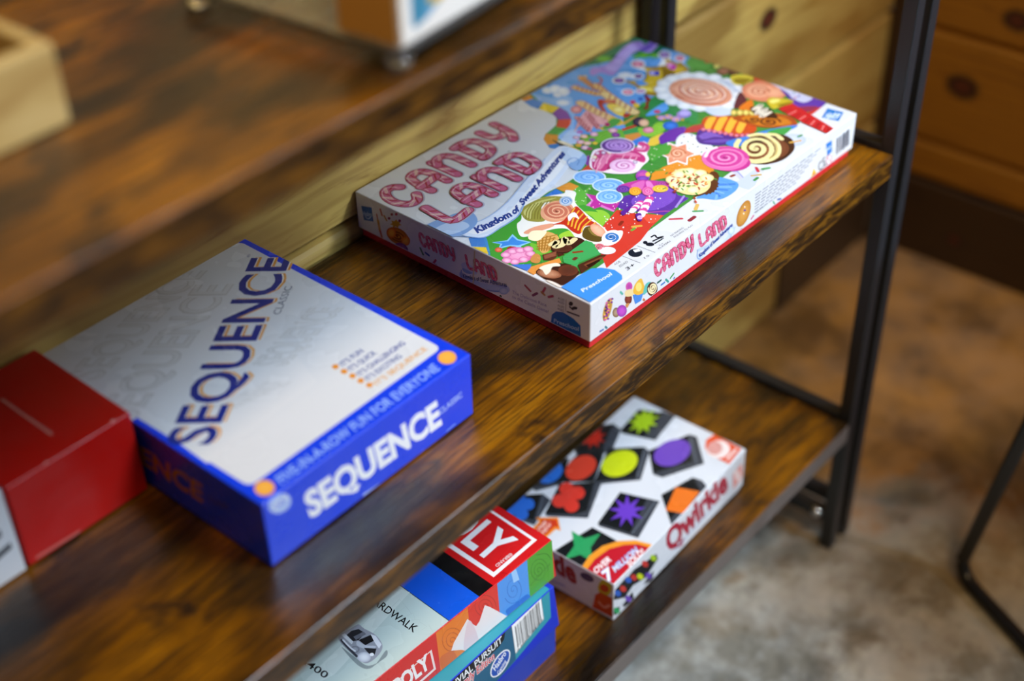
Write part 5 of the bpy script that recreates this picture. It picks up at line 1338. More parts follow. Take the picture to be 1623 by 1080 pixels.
  ["S","b8ccf4",2.4,0,[87.1,1.3,111.9,-1.3]],
  ["S","7c9cec",1.2,0,[173.8,1.8,182.9,2.6]],
 ],
 'Sleft': [
  ["T","SEQUENCE","b87430",0.03,49.83,15.42,136.98,3.29,3.3,19.05],
  ["T","CLASSIC","5c4038",0,193.93,24.83,21.94,3.76,0.66,5.8],
 ],
 'Rtop': [
  ["S","d88478",2.2,0,[50.6,80.4,50.6,76.8]],
  ["S","d88478",2.2,0,[50.6,75.3,50.7,71.7]],
  ["S","d88478",2.2,0,[50.6,70.2,50.7,66.7]],
  ["S","d88478",2.2,0,[50.7,65.2,50.7,61.7]],
  ["S","d88478",2.2,0,[50.7,60.2,50.8,56.7]],
  ["S","d88478",2.2,0,[50.7,55.2,50.8,51.7]],
  ["S","d88478",2.2,0,[50.8,50.3,50.9,46.8]],
  ["S","d88478",2.2,0,[50.8,45.3,50.9,41.9]],
  ["S","d88478",2.2,0,[50.8,40.4,50.9,37]],
  ["S","d88478",2.2,0,[50.9,35.6,51,32.2]],
  ["S","d88478",2.2,0,[50.9,30.7,51,27.3]],
  ["S","d88478",2.2,0,[50.9,25.9,51,22.5]],
  ["E","e89088","e89088",85.3,0.6,1.2,-1.4,-1.7,-2.3],
  ["E","e89088","e89088",31.5,-0.1,1.1,-1.4,-1.5,-2.2],
 ],
 'Rfront': [
  ["S","d87068",2.2,0,[6.7,3.1,8,3]],
  ["S","d87068",2.2,0,[8.7,3,10.1,2.9]],
  ["S","d87068",2.2,0,[10.8,2.9,12.1,2.8]],
  ["S","d87068",2.2,0,[12.9,2.8,14.2,2.7]],
  ["S","d87068",2.2,0,[15,2.7,16.3,2.6]],
  ["S","d87068",2.2,0,[17.1,2.6,18.4,2.5]],
  ["S","d87068",2.2,0,[19.2,2.5,20.5,2.5]],
  ["S","d87068",2.2,0,[21.3,2.5,22.6,2.4]],
  ["S","d87068",2.2,0,[23.4,2.4,24.7,2.3]],
  ["S","d87068",2.2,0,[25.5,2.3,26.9,2.2]],
  ["S","d87068",2.2,0,[27.6,2.2,29,2.1]],
  ["S","d87068",2.2,0,[29.8,2.1,31.1,2]],
  ["S","d87068",2.2,0,[31.9,2,33.3,1.9]],
  ["S","d87068",2.2,0,[34,1.9,35.4,1.8]],
  ["S","d87068",2.2,0,[36.2,1.8,37.6,1.8]],
  ["S","d87068",2.2,0,[38.3,1.7,39.7,1.7]],
 ],
 'Qtop': [
  ["P","3c4048",0,[178.1,120.3,230.6,102.1,232.3,86.9,187.7,81.9,176.1,115.4]],
  ["P","15191c",0,[178.1,120.3,217.5,124,228.2,100.5,185.3,93.7,176.9,116]],
  ["P","a8c81c",0,[222.2,99.5,210.4,102.2,208.2,93.3,202.7,100.7,193,94.3,196,103,183.4,101.9,193.6,108,183.8,112.8,196.5,113.3,194.2,121.8,203.4,116.5,209.8,124.9,211.1,116.1,223.3,120.3,216,112.2,228.2,110.2,215.7,106.7]],
  ["P","3c4048",0,[122.3,137.4,183,133.2,180.6,120,149.4,109,138.1,113.6,122.1,134.3]],
  ["P","15191c",0,[122.9,137.8,143.7,147.6,171.4,143.6,181.8,132.4,143.1,117.2]],
  ["P","c02a1c",0,[165.6,128.4,156.7,130.4,154.9,122.3,150.7,128.8,143.3,122.7,145.7,130.7,136,129.2,143.9,135,136.5,139,146.1,139.9,144.4,147.5,151.4,143,156.4,150.7,157.3,142.9,166.6,147.1,161,139.6,170.3,138.2,160.7,134.6]],
  ["P","3c4048",0,[54.8,144.3,112.6,137.2,78.1,119.5,54.1,134.6]],
  ["P","15191c",0,[54.8,144.3,72,148.7,102.9,147,112.6,137.2,80.4,121.8]],
  ["E","2c6cc8","2c6cc8",83.7,140.1,15.2,-3.9,-7.3,-11.5],
  ["P","15191c",0,[79,122.5,107.2,133.1,125.7,134.2,144.8,115,99.9,95.5]],
  ["E","d8412c","d8412c",108.4,119,18.4,-4.8,-8.5,-12.9],
  ["S","5c6470",0.8,0,[138.3,112.3,100,96.4]],
  ["P","3c4048",0,[100.4,95.8,173,85.2,169.8,76.9,129.9,60.3,99.3,90.9]],
  ["P","15191c",0,[100.4,95.8,148,113.7,173,85.2,129.6,66]],
  ["E","ccd81c","ccd81c",137.2,91.4,18.8,-8.6,-11.6,-13.5],
  ["S","6c7480",1,0,[171,83.8,130.3,65.1]],
  ["P","3c4048",0,[170.7,78.6,216.3,59.1,218.3,50.8,188.3,22.5,146,44.8,144.3,55]],
  ["P","15191c",0,[169.8,76.9,214,60.3,183.8,33.8,146,55.6]],
  ["E","6c46b4","6c46b4",182.7,57.4,19.7,-9,-12.2,-13.3],
  ["S","6c7480",1,0,[212.6,55.3,183.8,28.4]],
  ["P","3c4048",0,[124.7,31.8,164.4,21,166.4,10.5,162.2,2.5,123.5,0.8,95.3,-0.3]],
  ["P","15191c",0,[124.7,31.8,164.2,19.6,154.1,5.2,102,6]],
  ["P","e87424",0,[109.6,16.3,142.5,26.5,151.7,4.1,115.9,0]],
  ["P","3c4048",0,[55.3,58.8,103.4,66.6,116.4,28,62.7,16.2,52.8,55.6]],
  ["P","15191c",0,[55.3,58.8,102.9,66.2,111.2,39.8,63.3,26.2]],
  ["P","6a3cc0",0,[100.9,34.1,89.3,39.1,86.5,27.2,82.9,38,72,29.1,77.8,40.6,64,38.8,76.5,45.7,66,51.9,79.5,51,77.4,62.5,85.5,54,92.9,65.4,91.7,53.2,105.2,59.2,95.1,49.1,108.4,46.7,94.2,43.5]],
  ["S","6c7480",0.9,0,[114,31.1,64.1,24.2]],
  ["P","3c4048",0,[34.5,108.2,100.4,95.8,101.9,88.6,55,70.6,32.9,104.2]],
  ["P","15191c",0,[34.5,108.2,76,122.1,99.9,95.5,62.3,77.4,52,83.2]],
  ["E","d8392c","d8392c",57.4,107.4,4.6,-5.9,-7.5,-5.7],
  ["E","d8392c","d8392c",76.8,99.9,4.6,-5.9,-7.7,-5.7],
  ["E","d8392c","d8392c",59.1,93.8,4.6,-5.9,-7.5,-5.6],
  ["E","d8392c","d8392c",75,111.8,4.6,-6,-7.7,-5.8],
  ["E","d8392c","d8392c",66.3,103.1,4.6,-5.9,-8.1,-6.1],
  ["P","3c4048",0,[12.9,141.2,55.6,127.4,53.2,114.9,15.6,106.6,12.6,121.4]],
  ["P","15191c",0,[12.9,141.2,37.1,146.1,54.4,127.9,20.6,111.1]],
  ["E","2c6cd0","2c6cd0",19.9,137.3,4,-5.2,-6.3,-5.1],
  ["E","2c6cd0","2c6cd0",34.7,129.5,4,-5.2,-6.4,-5.1],
  ["E","2c6cd0","2c6cd0",20.2,125.8,4,-5.2,-6.3,-5],
  ["E","2c6cd0","2c6cd0",34.5,140.1,4,-5.2,-6.4,-5.1],
  ["E","2c6cd0","2c6cd0",27.2,133.1,3.8,-4.9,-6.3,-5.1],
  ["S","5c6470",0.8,0,[53.8,124.6,22.6,108.6]],
  ["P","3c4048",0,[1.1,70.2,47.8,60,47,27.7,-1.4,38]],
  ["P","15191c",0,[1.1,70.2,47.8,60,47.5,32,0.9,39.7]],
  ["P","2c9c5c",0,[45.7,48.6,25.2,45.4,11.2,31.9,11.6,47.5,-2.7,55.9,17.3,59.1,31.7,73.2,31.1,57.1]],
  ["P","f08a24",0,[9.7,105.3,22.5,105.7,24.8,111.7,38.1,94.5,25.2,81.4,24.2,86.6,7.2,87]],
  ["P","d43a1c",0,[11.1,102.5,24.2,103.5,24.9,107.6,35.4,94.1,27.2,85.6,26.5,89.5,10.9,89.9]],
  ["T","OVER","fbe0d0",0.02,11.79,97.63,14.13,0.62,2.15,4.14],
  ["T","NEW","fbe0d0",0.02,10.83,91.98,15.31,0.98,2.27,3.95],
  ["P","f09a2c",0,[-2.2,36.6,15.3,39.9,33.4,37.5,47.6,29.4,58.7,16.5,64.4,-1.9,-3.3,-3.1]],
  ["P","c01c2c",0,[-2.3,30.8,14.8,33.1,34,30.1,47.4,21.5,55.7,11.8,59.3,-1.6,-2.2,-2.3]],
  ["T","OVER","fdf4f4",0.03,0.21,21.09,23.53,-1.47,3.7,6.32],
  ["T","7","a8c4f8",0.06,-0.91,6.98,10.48,-1.62,6.21,12.17],
  ["T","7","f4f8fe",0.03,-0.91,6.98,10.23,-1.29,6.47,11.84],
  ["T","MILLION","5c80d8",0.05,13.12,8.15,35.34,-2.42,4.1,6.78],
  ["T","MILLION","e4eefc",0.015,13.12,8.15,34.6,-2.42,3.76,6.28],
  ["T","SOLD!","fdf4f4",0.03,26.5,1.1,24.12,-1.02,3.1,6.27],
  ["P","e4542c",0,[231.9,38.3,230.1,4.3,202.8,2,202.9,27.3,210.3,35.6,219.9,40.1]],
  ["E","f4e4e0","f4e4e0",215.2,22.5,7.2,-9.4,-11.5,-7.3],
  ["E","dc9c94","dc9c94",214.7,26.5,4.7,-6.1,-8.7,-5.5],
  ["S","f4e4e0",2.4,0,[207.5,7,225.4,8.1]],
 ],
 'Qfront': [
  ["T","Qwirkle","a8243c",0.045,93.2,12.92,108.96,5.32,-10.68,36.2],
  ["S","8cb0d8",1.2,0,[103.7,9.3,175.6,13.9]],
  ["P","15191c",0,[0.3,28.6,2,40.8,17.7,42.6,33.4,21.7,19,15.5]],
  ["P","15191c",0,[17.8,39.4,32.2,42.5,54.8,35.8,70.1,32.4,74,21.6,52.5,13.1,33.5,20]],
  ["P","15191c",0,[15,8.1,30.9,13,34.6,-1.2,17.8,2.5]],
  ["P","15191c",0,[-0.3,16.9,10.1,10.8,10.5,1.1,1.2,6.2]],
  ["P","15191c",0,[56.5,9.8,67,11.8,65.6,-1.1,49.2,6]],
  ["E","2c5cb8","2c5cb8",6.6,32.3,3.3,-0.5,4,-7.2],
  ["E","c8342c","c8342c",15.3,30.9,3.4,-0.5,4.1,-7.3],
  ["E","c8342c","c8342c",32.8,31.3,3.4,-0.5,4.2,-7.3],
  ["E","ccd81c","ccd81c",43.7,23.1,3.5,-0.5,4.3,-7.4],
  ["E","2c5cb8","2c5cb8",23.4,36.2,3.4,-0.5,4.1,-7.2],
  ["E","6c46b4","6c46b4",58.3,11.4,3.5,-0.6,4.4,-7.6],
  ["E","a8c81c","a8c81c",65.7,29.9,3.5,-0.5,4.4,-7.4],
  ["E","c8342c","c8342c",51.2,34.3,3.5,-0.5,4.3,-7.3],
  ["E","6c46b4","6c46b4",24.5,8.6,3.4,-0.6,4.2,-7.5],
  ["E","2c9c5c","2c9c5c",5.5,9,3.4,-0.6,4.1,-7.4],
  ["P","f0a49c",0,[209.2,32.3,226.1,34.9,230.6,13.5,213,8.2]],
  ["E","f8dcd8","f8dcd8",219.8,21.4,6.2,-3,6.4,-13.7],
  ["S","e87464",1,0,[209.9,30.2,212.9,8.9,230.1,13.9]],
 ],
 'Qleft': [
  ["T","Qwirkle","a01c30",0.045,8.34,26.22,89.26,-4.53,-2.54,27.48],
  ["S","5c74c0",1.4,0,[58.7,3.8,83.2,10]],
  ["E","2c2c6c","2c2c6c",109.5,39.6,7.8,0.3,-1.9,-5.5],
  ["E","c8b42c","c8b42c",130.2,38.7,8,5.3,0.3,-11.4],
  ["E","c8381c","c8381c",129.7,37.8,4.6,-0.7,-2.2,-5.5],
  ["P","c8401c",0,[117.3,10.1,119.2,22.2,125.3,29.4,138.6,30.4,139.7,3.6,115.9,2]],
  ["S","e89a84",3,1,[123.5,14.3,129.6,11.3,135.4,17.8]],
 ],
 'Mtop': [
  ["P","d2181c",0,[306.3,0,380.2,0,380.2,236,306.3,236]],
  ["P","0c0c0e",0,[289.3,0,306.3,0,306.3,236,289.3,236]],
  ["P","1058d8",0,[253.4,0,289.3,0,289.3,236,253.4,236]],
  ["P","0c0c0e",0,[252.4,0,253.6,0,253.6,236,252.4,236]],
  ["P","c4d4d0",0,[91.6,0,252.9,0,252.9,236,91.6,236]],
  ["P","1a3c9c",0,[42.3,0,89,0,89,236,42.3,236]],
  ["P","0c0c0e",0,[88.2,0,91.9,0,91.9,236,88.2,236]],
  ["S","b81418",0.5,1,[312.3,5.8,319,7.2,323.9,4.7]],
  ["S","b81418",0.5,1,[313.9,4.5,320.2,5.8,324.3,3.1]],
  ["S","b81418",0.5,1,[315.6,3.3,321.4,4.5,324.7,1.4]],
  ["S","b81418",0.5,1,[317.2,2,322.6,3.2,325.1,-0.2]],
  ["S","b81418",0.5,1,[318.9,0.8,323.7,1.9,325.5,-1.9]],
  ["P","f4eeee",0,[371,9.2,313.4,6.9,309.8,280.5,374,293.2]],
  ["P","d8181c",0,[367.9,12.6,317.7,11,316.3,280.7,373.9,289.3]],
  ["T","MONOPOLY","f6f2f2",0.03,324.93,216.03,0.49,-197.09,35.91,2.42],
  ["T","®BRAND","f0dcdc",0.01,344.2,16.04,-20.08,-0.18,-0.2,-3.45],
  ["P","d6e2de",0,[250.2,57.1,253.4,47.8,152.3,29,124.1,34.7,103.3,37.9]],
  ["S","b8c8c4",0.35,0,[224.1,46.1,242.2,48.7,239.2,35]],
  ["S","b8c8c4",0.35,0,[227.1,38.9,240.8,38.8,237.2,28.8]],
  ["S","b8c8c4",0.35,0,[230.1,31.6,239.4,29.1,235.2,22.6]],
  ["S","b8c8c4",0.35,0,[233,24.5,238.1,19.4,233.2,16.5]],
  ["S","b8c8c4",0.35,0,[236,17.3,236.7,9.9,231.3,10.4]],
  ["S","b8c8c4",0.35,0,[238.9,10.2,235.4,0.4,229.4,4.4]],
  ["T","BOARDWALK","15181c",0.012,223.03,75.73,1.57,-62.55,7.7,1.59],
  ["T","$400","15181c",0.012,141.88,59.94,2.38,-28.74,6.3,1.69],
  ["P","8a9698",1,[174.7,46.1,175,29.8,176.5,15.1,191.8,11.3,196.6,16.5,177.2,11.7,171,21.2]],
  ["P","9da0ac",1,[178.1,53.1,183.7,56.3,192.1,55.2,200.2,53.7,200.3,47.5,202,34.7,199.3,24.2,194.3,19.1,185.6,16.8,177.4,18,175.4,24.1,175.8,36.9]],
  ["P","2a2a30",0,[185.9,52.5,191.8,52.8,196.9,49.9,197.6,42.3,188.9,41.1,183.9,43.9]],
  ["P","d8dce4",0,[183.1,55.6,186.2,54.9,184.9,42.9,182.1,41.9]],
  ["P","6c6e7a",0,[188.5,46.9,197.9,44.7,197.4,41.1,187.5,42.7]],
  ["P","1c1c20",0,[188.9,41.1,199.2,37.8,198.3,30.7,189,32.9]],
  ["P","e4e6ee",0,[199.8,38.5,201.4,34,198.5,23.7,194.1,22,196,29.2]],
  ["P","c4c8d4",1,[187.8,40.9,189,32.9,194,26,189.1,24.8,185.7,31.3,184.3,38.1]],
  ["P","24242a",0,[186.3,31.9,192.7,23.5,187.5,19.9,184.9,24.2]],
  ["E","b8bccb","f0f2f8",179.9,24.5,3.7,-4.1,-3.6,-3.9],
  ["E","6a6c78","a8acb8",180.4,35.8,2.4,-2.7,-2.4,-2.7],
  ["E","f2f4fa","f2f4fa",185.9,21.7,1.2,-1.3,-1.2,-1.3],
  ["S","3a3c46",2,1,[179.5,51.5,177.7,40.1,176.5,29.5]],
  ["S","e8eaf2",1.4,1,[180.4,50.5,179.1,40.6,179.2,34.5]],
 ],
 'Mfront': [
  ["P","4c9c2c",0,[348,0,380.2,0,380.2,46.7,348,46.7]],
  ["P","4c94e4",0,[310.3,0,348,0,348,46.7,310.3,46.7]],
  ["P","dc2c1c",0,[274.4,0,310.3,0,310.3,46.7,274.4,46.7]],
  ["P","e87a1c",0,[237.1,0,274.4,0,274.4,46.7,237.1,46.7]],
  ["P","d8201c",0,[169.3,0,237.1,0,237.1,46.7,169.3,46.7]],
  ["P","3c7cd0",0,[132.8,0,169.3,0,169.3,46.7,132.8,46.7]],
  ["W","2c6c1c",0.5,3,361.6,22.8,11.6,-9.4,-2,-13.9],
  ["S","2c6c1c",0.6,1,[349.9,13.6,355.7,15.5,376.6,20.7]],
  ["S","2c6c1c",0.6,1,[359.7,43.1,372,35.5,378.2,23.9]],
  ["W","2c68c0",0.6,2.4,328.6,24.5,11.6,-9.6,-2.3,-15.6],
  ["P","2c68c8",1,[317.5,7.5,330.4,7.6,345.5,6.2,348.2,-5,326.2,-6.4]],
  ["P","9cc8f4",0,[327.6,47.2,333.6,47.1,337,30.7,329.7,32.3]],
  ["W","b01c14",0.6,3,293.6,31.9,13.1,-11,-2,-13.4],
  ["W","c85c14",0.9,3,253.4,23.2,12.6,-10.8,-2.2,-15.1],
  ["P","d86410",1,[238.3,15.1,253.5,10.3,256.5,-11.3,241.2,-5.4]],
  ["P","f4dcd8",0,[230.4,32,232.3,6.7,175,2.8,172.9,27.2]],
  ["P","d8201c",0,[228.3,30.5,229.9,9.4,175.5,6.4,173.9,26.3]],
  ["T","MONOPOLY","f6f0f0",0.04,137.26,13.9,90.25,0.55,-2.4,18.25],
  ["P","ede4e4",0,[293.8,33.4,299.2,27.2,319.1,-0.4,318.6,-6.5,313.5,-7.7,307.6,-9.2,300.7,-5.5,292.5,-3.9,286.5,-9.5,273,-6.9,262.8,4.5,251.1,13.3,254.9,19.8,264,26.8,272.8,33.9,277.9,23.6,281.6,17.9,286.1,20.5]],
  ["P","e4ccd2",1,[272.6,30.2,278.6,21.9,282.4,-1.7,271.9,-3.4,264.9,4.8]],
 ],
 'Tfront': [
  ["P","2f94a4",0,[352.9,68,353.2,18.3,301.8,6.6,267.5,1.5,207.5,8.7,211.9,70.4,270.4,69]],
  ["P","1f5f80",0,[300.9,68.3,302.6,7,267.5,1.5,166.6,12.4,170.7,71,229.7,75.7]],
  ["P","2f80b4",1,[258.9,66.2,237.3,68.5,197.3,55.9,215.7,66.9]],
  ["P","0c0e10",0,[270.1,67,288.5,61.4,292.4,52.1,289.9,44.1,283.3,41.1,233.3,40,175.5,46.9,172,65.4,221,59.5]],
  ["T","TRIVIAL PURSUIT","eef2f4",0.02,215.97,41.86,71.77,1.51,-0.76,8.23],
  ["E","e8d820","e8d820",238.1,55.5,1.1,-1.1,-0.2,-1.6],
  ["E","7ac83c","7ac83c",242.9,55.8,1.2,-1.1,-0.2,-1.6],
  ["E","e8d820","e8d820",247.8,56.2,1.2,-1.1,-0.2,-1.6],
  ["E","e87a1c","e87a1c",252.6,56.5,1.2,-1.1,-0.2,-1.6],
  ["E","dc3c1c","dc3c1c",257.5,56.9,1.2,-1.1,-0.2,-1.6],
  ["E","4c7ce0","4c7ce0",262.5,57.2,1.2,-1.1,-0.2,-1.6],
  ["E","b04cc0","b04cc0",267.4,57.5,1.2,-1.1,-0.2,-1.6],
  ["T","Family Edition","f4f0f0",0.06,229.14,33.57,47.23,-1.42,-0.17,9.49],
  ["T","Family Edition","d82c3c",0.015,229.14,33.57,47.23,-1.42,-0.17,9.49],
  ["E","f4f6f8","f4f6f8",282.6,20.1,12.1,6.5,6.2,-10.7],
  ["E","1c50b0","1c50b0",282.6,20.1,11,5.9,5.1,-8.8],
  ["T","Hasbro","f8fafc",0.02,275.31,16.79,15.91,7.78,-3.2,7.58],
  ["T","Gaming","f8fafc",0.01,279.32,8.42,11.09,7.3,-2.45,5.06],
  ["P","f4f6f6",0,[300.5,57.2,341.1,61.6,343.4,24,302.9,14.1]],
  ["S","30343a",0.4,0,[300.2,58,302.5,14.9]],
  ["S","30343a",0.4,0,[302.5,14.9,342.9,24.4]],
  ["S","30343a",0.4,0,[342.9,24.4,341.1,61.2]],
  ["S","1c2026",1.1199999999999999,0,[305.1,47,306.7,19.7]],
  ["S","1c2026",0.4,0,[306.7,47.3,308.4,19.9]],
  ["S","1c2026",0.7200000000000001,0,[308.4,47.5,310.1,20.1]],
  ["S","1c2026",0.4,0,[310.1,47.7,311.8,20.3]],
  ["S","1c2026",0.96,0,[311.8,47.9,313.5,20.5]],
  ["S","1c2026",0.4,0,[313.5,48.1,315.1,20.7]],
  ["S","1c2026",0.4,0,[315.2,48.3,316.8,20.8]],
  ["S","1c2026",0.7200000000000001,0,[316.9,48.5,318.5,21]],
  ["S","1c2026",1.1199999999999999,0,[318.6,48.7,320.2,21.2]],
  ["S","1c2026",0.4,0,[320.3,48.9,321.9,21.4]],
  ["S","1c2026",0.6400000000000001,0,[322,49.1,323.6,21.6]],
  ["S","1c2026",0.4,0,[323.7,49.3,325.4,21.8]],
  ["S","1c2026",1.04,0,[325.4,49.5,327.1,22]],
  ["S","1c2026",0.4,0,[327.1,49.8,328.8,22.1]],
  ["S","1c2026",0.7200000000000001,0,[328.8,50,330.5,22.3]],
  ["S","1c2026",0.4,0,[330.5,50.2,332.2,22.5]],
  ["S","1c2026",0.4,0,[332.2,50.4,333.9,22.7]],
  ["S","1c2026",0.96,0,[334,50.6,335.7,22.9]],
  ["S","1c2026",0.48,0,[335.7,50.8,337.4,23.1]],
  ["S","1c2026",0.7200000000000001,0,[337.4,51,339.1,23.3]],
  ["T","0 30509 78279 1","4a4e54",0,305.54,14.83,35.45,9.46,-0.47,3.21],
  ["T","HASBRO, PAWTUCKET","5c6068",0,302.14,55.71,39.05,3.02,-0.32,2.59],
 ],
}
def game_box(name, loc, rz, w, d, h, lid_h, lid_col, base_col, faces, label, material=None, flare=(0, 0), r=.0012, base_in=.0018, cat='board game box', tilt=0):
    """lid (printed) over a base tray; origin at the front-left bottom corner"""
    root = empty(name, loc, rz, label, cat); material = material or CARD
    b = MB(); b.rbox(base_in, w - base_in, base_in, d - base_in, 0, h - .004 - tilt, r, .0006, hexc(base_col)); b.build('base_tray', material, root)
    m = MB(); z0 = h - lid_h; m.rbox(0, w, 0, d, z0, h, r, r * .8, hexc(lid_col), shell=.0012, fl=flare, n=3)
    for f, items in faces.items():
        kx, ky = flare[0] / lid_h, flare[1] / lid_h
        if f == 'top': P = Press(m, (0, 0, h), (1, 0, 0), (0, 1, 0), (0, 0, 1), (w, d), .7)
        if f == 'front':
            V = Vector((0, ky, 1)); P = Press(m, (0, -flare[1], z0), (1, 0, 0), V, Vector((0, -1, ky)).normalized(), (w, lid_h), .7)
            if flare[0]: P.rect = (-1.5, .3, w * 1000 + 1.5, lid_h * 1000 - .7)
        if f == 'left': P = Press(m, (-flare[0], d, z0), (0, -1, 0), (kx, 0, 1), Vector((-1, 0, kx)).normalized(), (d, lid_h), .7)
        P.run(items)
    lid = m.build('lid', material, root)
    if tilt: lid.rotation_euler = (0, -math.asin(tilt / w), 0); lid.location = (0, 0, -tilt)
    return root
# ================================================================ the room
EPS = .0003; FZ = -.540; WY = .3065; WX = 1.065
def struct(name, mb, m): return tag(mb.build(name, m), kind='structure')
f = MB(); f.box(-3.2, WX + .02, -4.0, WY + .02, FZ - .05, FZ, bev=.001); struct('floor', f, CONC)
def plank_wall(axis, a0, a1, z_edges, pos, thick=.02):
    m = MB()
    for z0, z1 in zip(z_edges, z_edges[1:]):
        if axis == 'x': m.rbox(a0, a1, pos, pos + thick, z0 + .0008, z1 - .0008, .002, .009, n=3)
        else: m.rbox(pos, pos + thick, a0, a1, z0 + .0008, z1 - .0008, .002, .009, n=3)
    # solid backing behind the boards
    if axis == 'x': m.rbox(a0, a1, pos + thick * .6, pos + thick * 1.6, z_edges[0], z_edges[-1], .001, .001)
    else: m.rbox(pos + thick * .6, pos + thick * 1.6, a0, a1, z_edges[0], z_edges[-1], .001, .001)
    return m
zb = [FZ, -.332, -.160, .012, .184, .356, .53, .70, .87, 1.04, 1.3, 1.6, 1.95]
struct('wall_back', plank_wall('x', -3.2, WX, zb, WY), mat('pale_pine_boards', pine('c8aa5c', '8a6420', 'x', corner_shade=True, knots=((.703, -.046, .024), (.86, .07, .02), (.30, .1, .01))), Roughness=.5))
zr = [-.413, -.350, -.176, -.006, .166, .338, .51, .682, .854, 1.026, 1.3, 1.6, 1.95]
struct('wall_right', plank_wall('y', -4.0, WY, zr, WX), mat('orange_pine_boards', pine('98620f', '643806', 'y', knots=((.1933, -.2484, .031), (.1358, -.1321, .026), (.12, -.47, .012))), Roughness=.5))
DARKP = mat('dark_trim_and_shade_pine', pine('38220a', '20120a', 'y', knots=((.16, -.49, .018),)), Roughness=.5)  # dark tone shared by the corner trim and the painted shade bands
m = MB(); m.rbox(WX - .004, WX + .02, -4.0, WY - .004, FZ, -.4135, .001, .003); struct('shade_band_right', m, DARKP)  # shadow low on the right wall, put in as a dark strip
m = MB(); m.rbox(.80, WX - .0042, WY - .004, WY, FZ, -.375, .0005, .001); struct('shade_band_back', m, DARKP)  # same corner shadow on the back wall, also a dark strip
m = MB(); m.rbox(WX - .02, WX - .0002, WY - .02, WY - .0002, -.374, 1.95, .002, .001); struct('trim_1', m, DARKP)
# ================================================================ the shelf rack
BT = 0.02647; XE = 0.42734; H1 = 0.33672; H2 = 0.34102; DP = .302; XL = -.95
rack = empty('shelf_rack', (0, 0, 0), 0, 'open shelf rack with three rustic brown boards and doubled black steel end frames', 'shelf')
for k, z in enumerate((0, H1, -H2)):
    m = MB(); m.rbox(0, XE - XL, 0, DP, 0, BT, .0008, .0018, n=4)
    o = m.build('shelf_board', WOOD, rack, (XL, 0, z - BT))
    m = MB(); m.rbox(.0005, XE - XL - .0005, -.0007, .0004, .0018, BT - .0019, .0003, .0002); e = m.build('edge_band', EDGE_REFLECT if k == 2 else EDGE, rack, (XL, 0, z - BT))
TW = .015
def side_frame(x, first):
    for y0, y1 in ((-.001, TW - .001), (DP - TW, DP)):
        m = MB(); m.rbox(x, x + TW, y0, y1, FZ, .66, .0012, .0008); m.build('post', METAL, rack)
    for z in (-.009, H1 - .009, -H2 - .009, FZ + .040, .645) if first else (FZ + .040, .645):
        m = MB(); m.rbox(x, x + TW, TW - .0012, DP - TW + .0002, z, z + TW, .0012, .0008); m.build('side_rail', METAL, rack)
side_frame(XE + .0004, 1); side_frame(XE + .0315, 0); side_frame(XL - TW - .0004, 1); side_frame(XL - TW - .0315, 0)
for y in (.0065, DP - .0075):
    for z in (-.528, .40, .62):
        m = MB(); m.lathe([(.004, 0), (.004, .0165)], (XE + TW + .0002, y, z), 12, 'x'); m.build('spacer', METAL, rack)
m = MB(); m.lathe([(.0065, 0), (.0065, -.003), (.0055, -.006), (.003, -.0075), (.0008, -.008)], (XE + .0004, .022, FZ + .052), 20, 'x'); tag(m.build('bolt', CHROME, rack), 'round bright zinc bolt head at the foot of the end frame')
# ================================================================ middle shelf boxes
A = ART
game_box('board_game_box', (0.00099, 0.03956, EPS), -0.02252, 0.4, 0.26483, 0.04565, 0.04565 - .009, 'd9dbe0', 'c8202c', {'top': A['Ctop'], 'front': A['Cfront'], 'left': A['Cleft']},
         'wide white board game box with pink candy cane lettering and a picture of sweets', CARD_GLOSS, base_in=.0022)
game_box('board_game_box', (-0.31941, 0.06032, EPS), -0.00068, 0.20371, 0.25308, 0.05815, 0.05815 - .002, '0c3ce0', '0c30b8', {'top': A['Stop'], 'front': A['Sfront'], 'left': A['Sleft']},
         'blue board game box with silver top and slanted navy lettering, beside the red box', CARD_GLOSS)
game_box('card_game_box', (-0.42184, 0.18771, EPS), -0.01143, 0.09862, .112, 0.07233, 0.07233 - .002, 'c4120c', 'a00e0a', {'top': A['Rtop'], 'front': A['Rfront']},
         'plain glossy red card game box standing left of the blue box', CARD, cat='game box')
m = [['P', '22262e', 0, [150, 20, 168, 24, 168, 29, 150, 25]], ['P', '22262e', 0, [150, 34, 164, 38, 164, 44, 150, 40]]]
game_box('card_game_box', (-.5975, 0.18921, EPS), -.012, .173, .112, .0745, .0725, 'e4e6ea', 'd8dade', {'front': m},
         'white box with dark letters at the left edge, beside the red box', CARD, cat='game box')
